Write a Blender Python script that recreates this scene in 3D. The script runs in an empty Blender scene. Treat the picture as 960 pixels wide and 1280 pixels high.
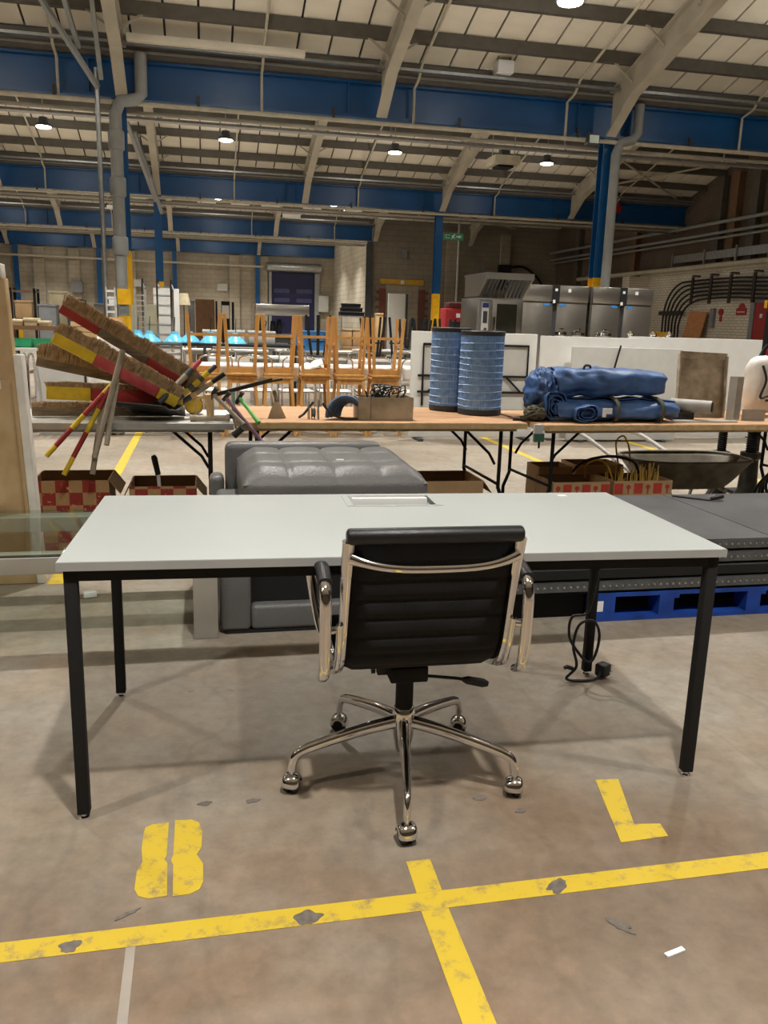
import bpy, math, random
from mathutils import Vector, Matrix, noise
random.seed(7)
sc = bpy.context.scene
col = sc.collection
PI = math.pi

# ------------------------------------------------------------------ camera
PITCH, ROLL, YAW = .2233, .0294, -.2162
cam_d = bpy.data.cameras.new('camera')
cam = bpy.data.objects.new('camera', cam_d)
col.objects.link(cam)
cam_d.sensor_fit = 'HORIZONTAL'
cam_d.sensor_width = 36
cam_d.lens = 36 * 1038.1 / 960
cam_d.clip_end = 200
_f = Vector((-math.sin(YAW) * math.cos(PITCH), math.cos(YAW) * math.cos(PITCH), -math.sin(PITCH)))
_r = Vector((math.cos(YAW), math.sin(YAW), 0))
_u = _r.cross(_f)
_r2 = _r * math.cos(ROLL) + _u * math.sin(ROLL)
_u2 = -_r * math.sin(ROLL) + _u * math.cos(ROLL)
cam.matrix_world = Matrix(((_r2.x, _u2.x, -_f.x, 0), (_r2.y, _u2.y, -_f.y, 0), (_r2.z, _u2.z, -_f.z, 1.314), (0, 0, 0, 1)))
sc.camera = cam

# ------------------------------------------------------------------ world, exposure
w = bpy.data.worlds.new('world')
sc.world = w
w.use_nodes = True
w.node_tree.nodes['Background'].inputs[0].default_value = (.6, .7, .85, 1)
w.node_tree.nodes['Background'].inputs[1].default_value = .05
sc.view_settings.view_transform = 'Standard'
sc.view_settings.look = 'None'
sc.view_settings.gamma = 1
sc.view_settings.use_curve_mapping = False
sc.view_settings.exposure = 0.0
LAMP_W = 106      # each high-bay lamp, downward
LAMP_UP = 21      # point light added under each lamp to brighten the ceiling
LAMP_COL = (1.0, .965, .91)

# ------------------------------------------------------------------ helpers
def lin(c):
    return tuple(((v / 255) / 12.92 if v / 255 <= .04045 else ((v / 255 + .055) / 1.055) ** 2.4) for v in c)

MATS = {}
def mat(name, rgb, rough=.6, metal=0, var=.12, scale=8, bump=0, bscale=40, coat=0, rgb2=None, emis=0, trans=0, stretch=None):
    if name in MATS:
        return MATS[name]
    m = bpy.data.materials.new(name)
    m.use_nodes = True
    nt = m.node_tree
    b = nt.nodes['Principled BSDF']
    c = lin(rgb)
    b.inputs['Roughness'].default_value = rough
    b.inputs['Metallic'].default_value = metal
    b.inputs['Coat Weight'].default_value = coat
    b.inputs['Transmission Weight'].default_value = trans
    tc = nt.nodes.new('ShaderNodeTexCoord')
    src = tc.outputs['Object']
    if stretch:
        mp = nt.nodes.new('ShaderNodeMapping')
        mp.inputs['Scale'].default_value = stretch
        nt.links.new(src, mp.inputs['Vector'])
        src = mp.outputs['Vector']
    n = nt.nodes.new('ShaderNodeTexNoise')
    n.inputs['Scale'].default_value = scale
    n.inputs['Detail'].default_value = 4
    nt.links.new(src, n.inputs['Vector'])
    r = nt.nodes.new('ShaderNodeValToRGB')
    c2 = lin(rgb2) if rgb2 else tuple(v * (1 - var) for v in c)
    c1 = c if rgb2 else tuple(min(1, v * (1 + var)) for v in c)
    r.color_ramp.elements[0].position = .32
    r.color_ramp.elements[1].position = .68
    r.color_ramp.elements[0].color = (*c2, 1)
    r.color_ramp.elements[1].color = (*c1, 1)
    nt.links.new(n.outputs['Fac'], r.inputs['Fac'])
    nt.links.new(r.outputs['Color'], b.inputs['Base Color'])
    if emis:
        b.inputs['Emission Color'].default_value = (*c, 1)
        b.inputs['Emission Strength'].default_value = emis
    if bump:
        n2 = nt.nodes.new('ShaderNodeTexNoise')
        n2.inputs['Scale'].default_value = bscale
        n2.inputs['Detail'].default_value = 3
        nt.links.new(src, n2.inputs['Vector'])
        bp = nt.nodes.new('ShaderNodeBump')
        bp.inputs['Strength'].default_value = bump
        bp.inputs['Distance'].default_value = .01
        nt.links.new(n2.outputs['Fac'], bp.inputs['Height'])
        nt.links.new(bp.outputs['Normal'], b.inputs['Normal'])
    MATS[name] = m
    return m

def wm(o):
    m = o.matrix_basis.copy()
    while o.parent:
        o = o.parent
        m = o.matrix_basis @ m
    return m

class MB:
    def __init__(self):
        self.v, self.f, self.m = [], [], []
    def add(self, vs, fs, mi=0):
        k = len(self.v)
        self.v += [tuple(p) for p in vs]
        self.f += [tuple(i + k for i in f) for f in fs]
        self.m += [mi] * len(fs)
        return self
    def box(self, x0, x1, y0, y1, z0, z1, mi=0):
        return self.add([(x0, y0, z0), (x1, y0, z0), (x1, y1, z0), (x0, y1, z0), (x0, y0, z1), (x1, y0, z1), (x1, y1, z1), (x0, y1, z1)],
                        [(3, 2, 1, 0), (4, 5, 6, 7), (0, 1, 5, 4), (1, 2, 6, 5), (2, 3, 7, 6), (3, 0, 4, 7)], mi)
    def obox(self, c, s, R, mi=0):
        c = Vector(c)
        P = [c + R @ Vector((sx * s[0] / 2, sy * s[1] / 2, sz * s[2] / 2)) for sz in (-1, 1) for sx, sy in ((-1, -1), (1, -1), (1, 1), (-1, 1))]
        return self.add(P, [(3, 2, 1, 0), (4, 5, 6, 7), (0, 1, 5, 4), (1, 2, 6, 5), (2, 3, 7, 6), (3, 0, 4, 7)], mi)
    def bar(self, p, q, w, h, mi=0, up=(0, 0, 1)):
        p, q = Vector(p), Vector(q)
        d = (q - p)
        L = d.length
        d.normalize()
        u = Vector(up)
        s = d.cross(u)
        if s.length < 1e-4:
            s = d.cross(Vector((0, 1, 0)))
        s.normalize()
        u = s.cross(d)
        R = Matrix((s, d, u)).transposed()
        return self.obox((p + q) / 2, (w, L, h), R, mi)
    def tube(self, pts, r, n=8, mi=0, closed=False, sx=1, up=None):
        pts = [Vector(p) for p in pts]
        N = len(pts)
        rr = r if isinstance(r, (list, tuple)) else [r] * N
        vs, prev = [], None
        for i, p in enumerate(pts):
            if closed:
                t = pts[(i + 1) % N] - pts[i - 1]
            else:
                t = pts[min(i + 1, N - 1)] - pts[max(i - 1, 0)]
            t.normalize()
            if prev is None:
                a = Vector(up) if up else (Vector((0, 0, 1)) if abs(t.z) < .9 else Vector((1, 0, 0)))
            else:
                a = prev
            a = a - t * a.dot(t)
            if a.length < 1e-5:
                a = t.orthogonal()
            a.normalize()
            prev = a
            b = t.cross(a)
            for k in range(n):
                th = 2 * PI * k / n
                vs.append(p + (a * math.cos(th) + b * math.sin(th) * sx) * rr[i])
        fs = []
        for i in range(N if closed else N - 1):
            j = (i + 1) % N
            for k in range(n):
                l = (k + 1) % n
                fs.append((i * n + k, i * n + l, j * n + l, j * n + k))
        if not closed:
            fs.append(tuple(reversed(range(n))))
            fs.append(tuple((N - 1) * n + k for k in range(n)))
        return self.add(vs, fs, mi)
    def lathe(self, prof, c=(0, 0, 0), n=20, mi=0, R=None):
        c = Vector(c)
        vs = []
        for r, z in prof:
            for k in range(n):
                th = 2 * PI * k / n
                p = Vector((r * math.cos(th), r * math.sin(th), z))
                vs.append(c + (R @ p if R else p))
        fs = []
        for i in range(len(prof) - 1):
            for k in range(n):
                l = (k + 1) % n
                fs.append((i * n + k, i * n + l, (i + 1) * n + l, (i + 1) * n + k))
        fs.append(tuple(reversed(range(n))))
        fs.append(tuple((len(prof) - 1) * n + k for k in range(n)))
        return self.add(vs, fs, mi)
    def prism(self, poly, axis, a0, a1, mi=0):
        n = len(poly)
        def P(u, v, a):
            return {'x': (a, u, v), 'y': (u, a, v), 'z': (u, v, a)}[axis]
        vs = [P(u, v, a0) for u, v in poly] + [P(u, v, a1) for u, v in poly]
        fs = [tuple(range(n)), tuple(reversed(range(n, 2 * n)))] + [(i, n + i, n + (i + 1) % n, (i + 1) % n) for i in range(n)]
        return self.add(vs, fs, mi)
    def grid(self, F, nu, nv, mi=0):
        vs = [F(i / nu, j / nv) for j in range(nv + 1) for i in range(nu + 1)]
        fs = [(j * (nu + 1) + i, j * (nu + 1) + i + 1, (j + 1) * (nu + 1) + i + 1, (j + 1) * (nu + 1) + i) for j in range(nv) for i in range(nu)]
        return self.add(vs, fs, mi)
    def build(self, name, m, parent=None, smooth=None, bevel=0, seg=2, solid=0):
        me = bpy.data.meshes.new(name)
        o = bpy.data.objects.new(name, me)
        col.objects.link(o)
        vs = self.v
        if parent:
            o.parent = parent
            inv = wm(parent).inverted()
            vs = [inv @ Vector(p) for p in vs]
        me.from_pydata([tuple(p) for p in vs], [], self.f)
        for mm in (m if isinstance(m, (list, tuple)) else [m]):
            me.materials.append(mm)
        if max(self.m or [0]):
            me.polygons.foreach_set('material_index', self.m)
        import bmesh
        bm = bmesh.new()
        bm.from_mesh(me)
        if not solid:
            bmesh.ops.recalc_face_normals(bm, faces=bm.faces)
        if bevel:
            bmesh.ops.remove_doubles(bm, verts=bm.verts, dist=1e-6)
            es = [e for e in bm.edges if len(e.link_faces) == 2 and e.calc_face_angle(0) > .5]
            bmesh.ops.bevel(bm, geom=es, offset=bevel, segments=seg, profile=.5, affect='EDGES', clamp_overlap=True)
        bm.to_mesh(me)
        bm.free()
        if smooth or bevel:
            for p in me.polygons:
                p.use_smooth = True
            me.set_sharp_from_angle(angle=math.radians(smooth or 50))
        if solid:
            md = o.modifiers.new('solid', 'SOLIDIFY')
            md.thickness = solid
            md.offset = 0
        me.update()
        return o

def tag(o, label=None, cat=None, group=None, kind=None):
    if label: o['label'] = label
    if cat: o['category'] = cat
    if group: o['group'] = group
    if kind: o['kind'] = kind
    return o

def thing(name, label, cat, loc=(0, 0, 0), rz=0, group=None):
    o = bpy.data.objects.new(name, None)
    o.empty_display_size = .1
    col.objects.link(o)
    o.location = loc
    o.rotation_euler = (0, 0, rz)
    return tag(o, label, cat, group)

def struct(o):
    o['kind'] = 'structure'
    return o

def copy_tree(o, parent=None, loc=None, rot=None, label=None):
    c = o.copy()
    col.objects.link(c)
    c.parent = parent
    if loc is not None: c.location = loc
    if rot is not None: c.rotation_euler = rot
    if label: c['label'] = label
    for ch in [x for x in KIDS.get(o.name, []) if x]:
        copy_tree(ch, c)
    return c
KIDS = {}
def reg(root):
    """note the tree below a prototype so that it can be copied"""
    def walk(o):
        KIDS[o.name] = [x for x in bpy.data.objects if x.parent == o]
        for x in KIDS[o.name]:
            walk(x)
    walk(root)
    return root

def arc(c, r, a0, a1, n, plane='yz', x=0):
    out = []
    for i in range(n + 1):
        a = math.radians(a0 + (a1 - a0) * i / n)
        u, v = c[0] + r * math.cos(a), c[1] + r * math.sin(a)
        out.append({'yz': (x, u, v), 'xz': (u, x, v), 'xy': (u, v, x)}[plane])
    return out

def smoothpath(pts, n=6):
    P = [Vector(p) for p in pts]
    out = []
    for i in range(len(P) - 1):
        p0, p1, p2, p3 = P[max(i - 1, 0)], P[i], P[i + 1], P[min(i + 2, len(P) - 1)]
        for k in range(n):
            t = k / n
            out.append(.5 * ((2 * p1) + (-p0 + p2) * t + (2 * p0 - 5 * p1 + 4 * p2 - p3) * t * t + (-p0 + 3 * p1 - 3 * p2 + p3) * t ** 3))
    out.append(P[-1])
    return out

# ------------------------------------------------------------------ materials
def nodes_of(m):
    return m.node_tree.nodes, m.node_tree.links, m.node_tree.nodes['Principled BSDF']

def floor_material():
    m = bpy.data.materials.new('worn_concrete')
    m.use_nodes = True
    N, L, b = nodes_of(m)
    tc = N.new('ShaderNodeTexCoord')
    def nz(scale, det, rough=.55):
        n = N.new('ShaderNodeTexNoise')
        n.inputs['Scale'].default_value = scale
        n.inputs['Detail'].default_value = det
        n.inputs['Roughness'].default_value = rough
        L.new(tc.outputs['Object'], n.inputs['Vector'])
        return n.outputs['Fac']
    def ramp(src, p0, c0, p1, c1):
        r = N.new('ShaderNodeValToRGB')
        r.color_ramp.elements[0].position = p0
        r.color_ramp.elements[0].color = (*c0, 1)
        r.color_ramp.elements[1].position = p1
        r.color_ramp.elements[1].color = (*c1, 1)
        L.new(src, r.inputs['Fac'])
        return r.outputs['Color']
    def mix(f, a, bb, mode='MIX', fac=1):
        x = N.new('ShaderNodeMix')
        x.data_type = 'RGBA'
        x.blend_type = mode
        if f is None:
            x.inputs[0].default_value = fac
        else:
            L.new(f, x.inputs[0])
        L.new(a, x.inputs[6])
        L.new(bb, x.inputs[7])
        return x.outputs[2]
    base = ramp(nz(.9, 6), .3, lin((128, 119, 105)), .7, lin((160, 152, 138)))
    fine = ramp(nz(14, 8, .7), .25, (.55, .55, .55), .75, (1.15, 1.15, 1.15))
    c = mix(None, base, fine, 'MULTIPLY', .8)
    warm = ramp(nz(2.6, 5), .40, (1, 1, 1), .62, (.98, .89, .81))
    c = mix(None, c, warm, 'MULTIPLY', 1)
    sepx = N.new('ShaderNodeSeparateXYZ')
    L.new(tc.outputs['Object'], sepx.inputs[0])
    ma = N.new('ShaderNodeMath')
    ma.operation = 'MULTIPLY_ADD'
    L.new(sepx.outputs['Y'], ma.inputs[0])
    ma.inputs[1].default_value = -.75
    ma.inputs[2].default_value = 1.05
    mb_ = N.new('ShaderNodeMath')
    mb_.operation = 'MULTIPLY_ADD'
    L.new(nz(1.6, 6, .6), mb_.inputs[0])
    mb_.inputs[1].default_value = 2.2
    L.new(ma.outputs[0], mb_.inputs[2])
    worn = ramp(mb_.outputs[0], .35, (1, 1, 1), 1.0, (.80, .69, .62))
    c = mix(None, c, worn, 'MULTIPLY', 1)
    spots = ramp(nz(5.5, 3), .70, (1, 1, 1), .76, (.42, .41, .40))
    c = mix(None, c, spots, 'MULTIPLY', .8)
    # thin pale scratches
    wv = N.new('ShaderNodeTexWave')
    wv.inputs['Scale'].default_value = .8
    wv.inputs['Distortion'].default_value = 9
    wv.inputs['Detail'].default_value = 4
    L.new(tc.outputs['Object'], wv.inputs['Vector'])
    scr = ramp(wv.outputs['Fac'], .0, (.8, .8, .8), .02, (1, 1, 1))
    c = mix(None, c, scr, 'MULTIPLY', .5)
    L.new(c, b.inputs['Base Color'])
    rr = N.new('ShaderNodeMapRange')
    rr.inputs['To Min'].default_value = .42
    rr.inputs['To Max'].default_value = .72
    L.new(nz(3, 5), rr.inputs['Value'])
    L.new(rr.outputs[0], b.inputs['Roughness'])
    bp = N.new('ShaderNodeBump')
    bp.inputs['Strength'].default_value = .12
    bp.inputs['Distance'].default_value = .01
    L.new(nz(30, 6), bp.inputs['Height'])
    L.new(bp.outputs['Normal'], b.inputs['Normal'])
    return m

def block_material(name, c1, c2, cm, bw=.44, bh=.215, vert='x'):
    m = bpy.data.materials.new(name)
    m.use_nodes = True
    N, L, b = nodes_of(m)
    tc = N.new('ShaderNodeTexCoord')
    sp = N.new('ShaderNodeSeparateXYZ')
    cb = N.new('ShaderNodeCombineXYZ')
    L.new(tc.outputs['Object'], sp.inputs[0])
    L.new(sp.outputs['X' if vert == 'x' else 'Y'], cb.inputs[0])
    L.new(sp.outputs['Z'], cb.inputs[1])
    br = N.new('ShaderNodeTexBrick')
    br.inputs['Color1'].default_value = (*lin(c1), 1)
    br.inputs['Color2'].default_value = (*lin(c2), 1)
    br.inputs['Mortar'].default_value = (*lin(cm), 1)
    br.inputs['Scale'].default_value = 1
    br.inputs['Mortar Size'].default_value = .012
    br.inputs['Brick Width'].default_value = bw
    br.inputs['Row Height'].default_value = bh
    L.new(cb.outputs[0], br.inputs['Vector'])
    n = N.new('ShaderNodeTexNoise')
    n.inputs['Scale'].default_value = .7
    n.inputs['Detail'].default_value = 6
    L.new(tc.outputs['Object'], n.inputs['Vector'])
    r = N.new('ShaderNodeValToRGB')
    r.color_ramp.elements[0].position = .3
    r.color_ramp.elements[0].color = (.72, .70, .66, 1)
    r.color_ramp.elements[1].position = .7
    r.color_ramp.elements[1].color = (1.1, 1.08, 1.05, 1)
    L.new(n.outputs['Fac'], r.inputs['Fac'])
    x = N.new('ShaderNodeMix')
    x.data_type = 'RGBA'
    x.blend_type = 'MULTIPLY'
    x.inputs[0].default_value = 1
    L.new(br.outputs['Color'], x.inputs[6])
    L.new(r.outputs['Color'], x.inputs[7])
    L.new(x.outputs[2], b.inputs['Base Color'])
    bp = N.new('ShaderNodeBump')
    bp.inputs['Strength'].default_value = .4
    bp.inputs['Distance'].default_value = .01
    bp.invert = True
    L.new(br.outputs['Fac'], bp.inputs['Height'])
    L.new(bp.outputs['Normal'], b.inputs['Normal'])
    b.inputs['Roughness'].default_value = .85
    return m

def paint_material():
    m = bpy.data.materials.new('worn_yellow_paint')
    m.use_nodes = True
    N, L, b = nodes_of(m)
    tc = N.new('ShaderNodeTexCoord')
    n = N.new('ShaderNodeTexNoise')
    n.inputs['Scale'].default_value = 16
    n.inputs['Detail'].default_value = 8
    n.inputs['Roughness'].default_value = .75
    L.new(tc.outputs['Object'], n.inputs['Vector'])
    r = N.new('ShaderNodeValToRGB')
    e = r.color_ramp.elements
    e[0].position = .33
    e[0].color = (*lin((142, 124, 84)), 1)
    e[1].position = .48
    e[1].color = (*lin((198, 170, 46)), 1)
    L.new(n.outputs['Fac'], r.inputs['Fac'])
    L.new(r.outputs['Color'], b.inputs['Base Color'])
    b.inputs['Roughness'].default_value = .6
    return m

def checker_material(name, ca, cb_, sx, plane):
    """printed carton: squares of two colours on the sides"""
    m = bpy.data.materials.new(name)
    m.use_nodes = True
    N, L, b = nodes_of(m)
    tc = N.new('ShaderNodeTexCoord')
    ch = N.new('ShaderNodeTexChecker')
    ch.inputs['Scale'].default_value = sx
    ch.inputs['Color1'].default_value = (*lin(ca), 1)
    ch.inputs['Color2'].default_value = (*lin(cb_), 1)
    mp = N.new('ShaderNodeMapping')
    mp.inputs['Location'].default_value = (.013, .017, .011)
    L.new(tc.outputs['Object'], mp.inputs['Vector'])
    L.new(mp.outputs['Vector'], ch.inputs['Vector'])
    n = N.new('ShaderNodeTexNoise')
    n.inputs['Scale'].default_value = 55
    L.new(tc.outputs['Object'], n.inputs['Vector'])
    r = N.new('ShaderNodeValToRGB')
    r.color_ramp.interpolation = 'CONSTANT'
    r.color_ramp.elements[0].color = (0, 0, 0, 1)
    r.color_ramp.elements[1].position = .66
    r.color_ramp.elements[1].color = (1, 1, 1, 1)
    L.new(n.outputs['Fac'], r.inputs['Fac'])
    x = N.new('ShaderNodeMix')
    x.data_type = 'RGBA'
    L.new(r.outputs['Color'], x.inputs[0])
    L.new(ch.outputs['Color'], x.inputs[6])
    x.inputs[7].default_value = (*lin((196, 160, 112)), 1)
    L.new(x.outputs[2], b.inputs['Base Color'])
    b.inputs['Roughness'].default_value = .8
    return m

def thin_glass():
    m = bpy.data.materials.new('clear_green_glass')
    m.use_nodes = True
    N, L = m.node_tree.nodes, m.node_tree.links
    N.remove(N['Principled BSDF'])
    out = [n for n in N if n.type == 'OUTPUT_MATERIAL'][0]
    tr = N.new('ShaderNodeBsdfTransparent')
    tr.inputs[0].default_value = (.90, .95, .92, 1)
    gl = N.new('ShaderNodeBsdfGlossy')
    gl.inputs['Roughness'].default_value = .04
    lw_ = N.new('ShaderNodeLayerWeight')
    lw_.inputs['Blend'].default_value = .5
    pw = N.new('ShaderNodeMath')
    pw.operation = 'POWER'
    L.new(lw_.outputs['Facing'], pw.inputs[0])
    pw.inputs[1].default_value = 3.5
    fr = N.new('ShaderNodeMath')
    fr.operation = 'MULTIPLY_ADD'
    L.new(pw.outputs[0], fr.inputs[0])
    fr.inputs[1].default_value = .5
    fr.inputs[2].default_value = .04
    mx = N.new('ShaderNodeMixShader')
    L.new(fr.outputs[0], mx.inputs[0])
    L.new(tr.outputs[0], mx.inputs[1])
    L.new(gl.outputs[0], mx.inputs[2])
    L.new(mx.outputs[0], out.inputs['Surface'])
    return m

M = dict(
    floor=floor_material(), paint=paint_material(),
    wall=block_material('grey_blockwork', (176, 168, 152), (170, 162, 147), (154, 147, 133)),
    wall_y=block_material('dark_brick_side', (112, 98, 84), (104, 91, 78), (94, 84, 74), .225, .075, 'y'),
    wall_r=block_material('grey_blockwork_right', (150, 142, 128), (144, 136, 123), (130, 123, 111)),
    wall_pale=block_material('pale_blockwork', (205, 198, 180), (196, 189, 172), (170, 163, 148), vert='y'),
    wall_white=block_material('white_painted_brick', (232, 226, 212), (224, 217, 203), (188, 182, 170), .225, .075, 'y'),
    panel=mat('cream_roof_board', (236, 228, 210), .8, var=.06, scale=3),
    seam=mat('dark_roof_backing', (58, 54, 48), .8),
    purlin=mat('grey_purlin_steel', (92, 87, 78), .6, .1),
    rafter=mat('grey_cream_rafter_paint', (176, 168, 150), .6, var=.15, scale=2),
    blue=mat('blue_steel_paint', (8, 78, 134), .36, var=.12, scale=1.5),
    yellow=mat('yellow_guard_paint', (236, 182, 20), .5),
    galv=mat('galvanised_steel', (170, 172, 170), .35, .85, var=.15, scale=12),
    pipe_grey=mat('grey_downpipe', (146, 148, 146), .5, var=.08),
    pipe_cream=mat('cream_conduit', (188, 180, 160), .55),
    steel=mat('brushed_stainless', (176, 172, 164), .28, .9, var=.06, scale=5, stretch=(1, 1, 30)),
    chrome=mat('polished_chrome', (225, 225, 228), .06, 1, var=.02),
    blackp=mat('black_powder_coat', (8, 8, 9), .8, var=.2),
    black=mat('matt_black', (14, 14, 15), .8, var=.2),
    rubber=mat('black_rubber', (20, 20, 21), .6),
    white=mat('white_laminate', (226, 226, 222), .5, var=.03),
    whitep=mat('white_plastic', (235, 235, 235), .4, var=.02),
    desk=mat('pale_grey_laminate', (178, 183, 181), .42, var=.03, scale=2.2, bump=.02, bscale=200),
    desk_edge=mat('grey_edge_band', (160, 160, 158), .5, var=.04),
    fabric=mat('black_woven_fabric', (21, 22, 26), .95, var=.25, scale=160, bump=.3, bscale=500),
    leather_b=mat('black_leather', (24, 24, 27), .38, bump=.15, bscale=300),
    leather_g=mat('grey_leather', (101, 101, 100), .42, var=.08, scale=5, bump=.25, bscale=120),
    ply=mat('plywood_top', (198, 158, 118), .6, rgb2=(170, 128, 92), scale=5, stretch=(1, 6, 1)),
    ply_edge=mat('plywood_edge', (206, 178, 130), .65, var=.15, scale=20),
    greytop=mat('grey_table_top', (206, 204, 198), .5, var=.06),
    oak=mat('honey_oak', (212, 160, 92), .5, rgb2=(190, 136, 68), scale=6, stretch=(3, 3, .6)),
    kraft=mat('kraft_cardboard', (190, 158, 116), .85, var=.1),
    kraft_in=mat('cardboard_inside', (128, 102, 70), .85, var=.1),
    carton=checker_material('red_printed_carton', (146, 50, 44), (172, 140, 100), 14, 'x'),
    paper=mat('brown_wrapping_paper', (196, 168, 126), .75, rgb2=(176, 146, 104), scale=7, bump=.5, bscale=9),
    paper_w=mat('white_wrap', (222, 216, 206), .6, bump=.4, bscale=12),
    glass=thin_glass(),
    clay=mat('brushed_beige_metal', (170, 166, 156), .42, .3, var=.06),
    pblue=mat('blue_pallet_paint', (20, 74, 170), .6, rgb2=(14, 50, 126), scale=9),
    mats=mat('black_stage_board', (82, 83, 85), .55, rgb2=(62, 63, 65), scale=4, bump=.15, bscale=120),
    mat_edge=mat('dark_studded_edge', (88, 90, 92), .4, .3, var=.2, scale=30),
    red=mat('red_paint', (164, 42, 38), .55, rgb2=(136, 36, 34), scale=12),
    pink=mat('faded_pink_paint', (196, 86, 92), .6, rgb2=(166, 60, 66), scale=12),
    yel=mat('yellow_paint', (226, 194, 36), .55, rgb2=(186, 160, 38), scale=14),
    bristle=mat('brown_bristle', (188, 162, 126), .95, rgb2=(150, 124, 92), scale=40),
    wood_d=mat('weathered_wood', (126, 112, 90), .8, rgb2=(96, 84, 66), scale=12, stretch=(1, 6, 6)),
    wood_g=mat('grey_wood_pole', (164, 154, 136), .75, rgb2=(136, 126, 110), scale=14),
    wood_l=mat('pale_timber', (216, 184, 134), .7, rgb2=(196, 160, 110), scale=9),
    barrow=mat('dull_barrow_grey', (118, 113, 98), .55, .1, rgb2=(84, 79, 66), scale=8),
    iron=mat('dull_iron', (74, 70, 64), .5, .6, rgb2=(52, 48, 44), scale=14),
    zinc=mat('tarnished_zinc', (192, 180, 156), .5, .05, rgb2=(146, 134, 112), scale=7),
    mint=mat('grey_green_paint', (136, 160, 150), .6),
    green=mat('green_paint', (104, 186, 92), .6),
    purple=mat('dull_purple_paint', (132, 100, 118), .6),
    filt=mat('blue_filter_paper', (132, 172, 222), .8, rgb2=(104, 144, 200), scale=30, bump=.3, bscale=160),
    filt_band=mat('pale_blue_band', (156, 186, 220), .7),
    filt_cap=mat('dark_filter_cap', (56, 58, 62), .5, .2),
    tarp=mat('blue_tarpaulin', (74, 114, 172), .5, rgb2=(38, 68, 114), scale=6, bump=.5, bscale=14),
    olive=mat('olive_webbing', (84, 82, 66), .85),
    canvas=mat('off_white_sack', (242, 240, 236), .85, rgb2=(222, 218, 210), scale=9, bump=.5, bscale=14),
    denim=mat('blue_grey_strap', (72, 94, 122), .8, var=.25, scale=20),
    cable=mat('black_cable', (18, 18, 19), .5),
    cyan=mat('sky_blue_enamel', (92, 186, 224), .3, var=.05),
    navy=mat('navy_door', (18, 22, 66), .45, var=.1),
    navy_l=mat('smoky_window', (66, 68, 108), .3),
    brownp=mat('brown_board', (118, 88, 62), .7),
    beige=mat('beige_board', (206, 194, 160), .7),
    olivep=mat('grey_green_panel', (150, 146, 122), .6),
    chalk=mat('pale_grey_panel', (196, 196, 192), .6, var=.04),
    dgrey=mat('dark_grey_plastic', (62, 64, 68), .5),
    mgrey=mat('mid_grey_panel', (128, 132, 134), .5),
    fire=mat('fire_red', (158, 30, 32), .45),
    exit_g=mat('exit_sign_green', (58, 150, 108), .4),
    exit_lit=mat('exit_sign_white', (222, 240, 230), .4),
    blue_sign=mat('blue_label', (60, 130, 200), .5),
    green_sign=mat('bright_green_label', (70, 200, 80), .5),
    redbrick=mat('red_brick_jamb', (122, 74, 60), .85),
    brick_y=mat('yellow_lintel_paint', (206, 160, 50), .7),
    dirty=mat('dirty_grey_metal', (164, 162, 156), .5, .15, var=.15),
    oven_glass=mat('dark_oven_glass', (52, 52, 44), .1, var=.3, scale=4),
    lens=mat('lit_lens', (255, 246, 232), .5, emis=14),
    tiny_lens=mat('lit_small_lens', (255, 246, 232), .5, emis=6),
)

# ================================================================== THE SETTING
XL, XR = -20.0, 14.5
VAL = [4.1, 14.1, 24.3, 33.9, 44.0]          # valleys: blue girders under the gutters
RID = [-.9, 9.1, 19.2, 29.1, 38.95]
EAVE, SL = 5.30, .30
XN = 6.65                                     # where the deep left part of the hall ends
floor = struct(MB().box(XL, XR, -8, 44.2, -.1, 0).build('floor', M['floor']))
struct(MB().box(XL, XN, 44, 44.3, 0, 7.6).build('wall_back', M['wall']))
struct(MB().box(XN, XR, 33.9, 34.2, 0, 7.6).build('wall_back_right', M['wall_r']))
struct(MB().box(XN, XN + .3, 34.2, 44.3, 0, 7.6).build('wall_recess', M['wall_pale']))
struct(MB().box(XR, XR + .3, -8, 34.2, 0, 7.6).build('wall_right', M['wall_y']))
struct(MB().box(XL - .3, XL, -8, 44.3, 0, 7.6).build('wall_left', M['wall_y']))
struct(MB().box(XL, XR, -8.3, -8, 0, 7.6).build('wall_front', M['wall']))
# white painted lower part of the right wall with its ledge
lw = struct(MB().box(13.9, XR, 14.2, 25.4, 0, 2.98).build('wall_lower_right', M['wall_white']))
MB().box(13.82, XR, 14.2, 25.5, 2.98, 3.06).build('ledge', M['pipe_cream'], lw)
MB().box(13.2, 13.9, 25.0, 25.45, 0, 2.98).build('pier', M['wall_white'], lw)

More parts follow.
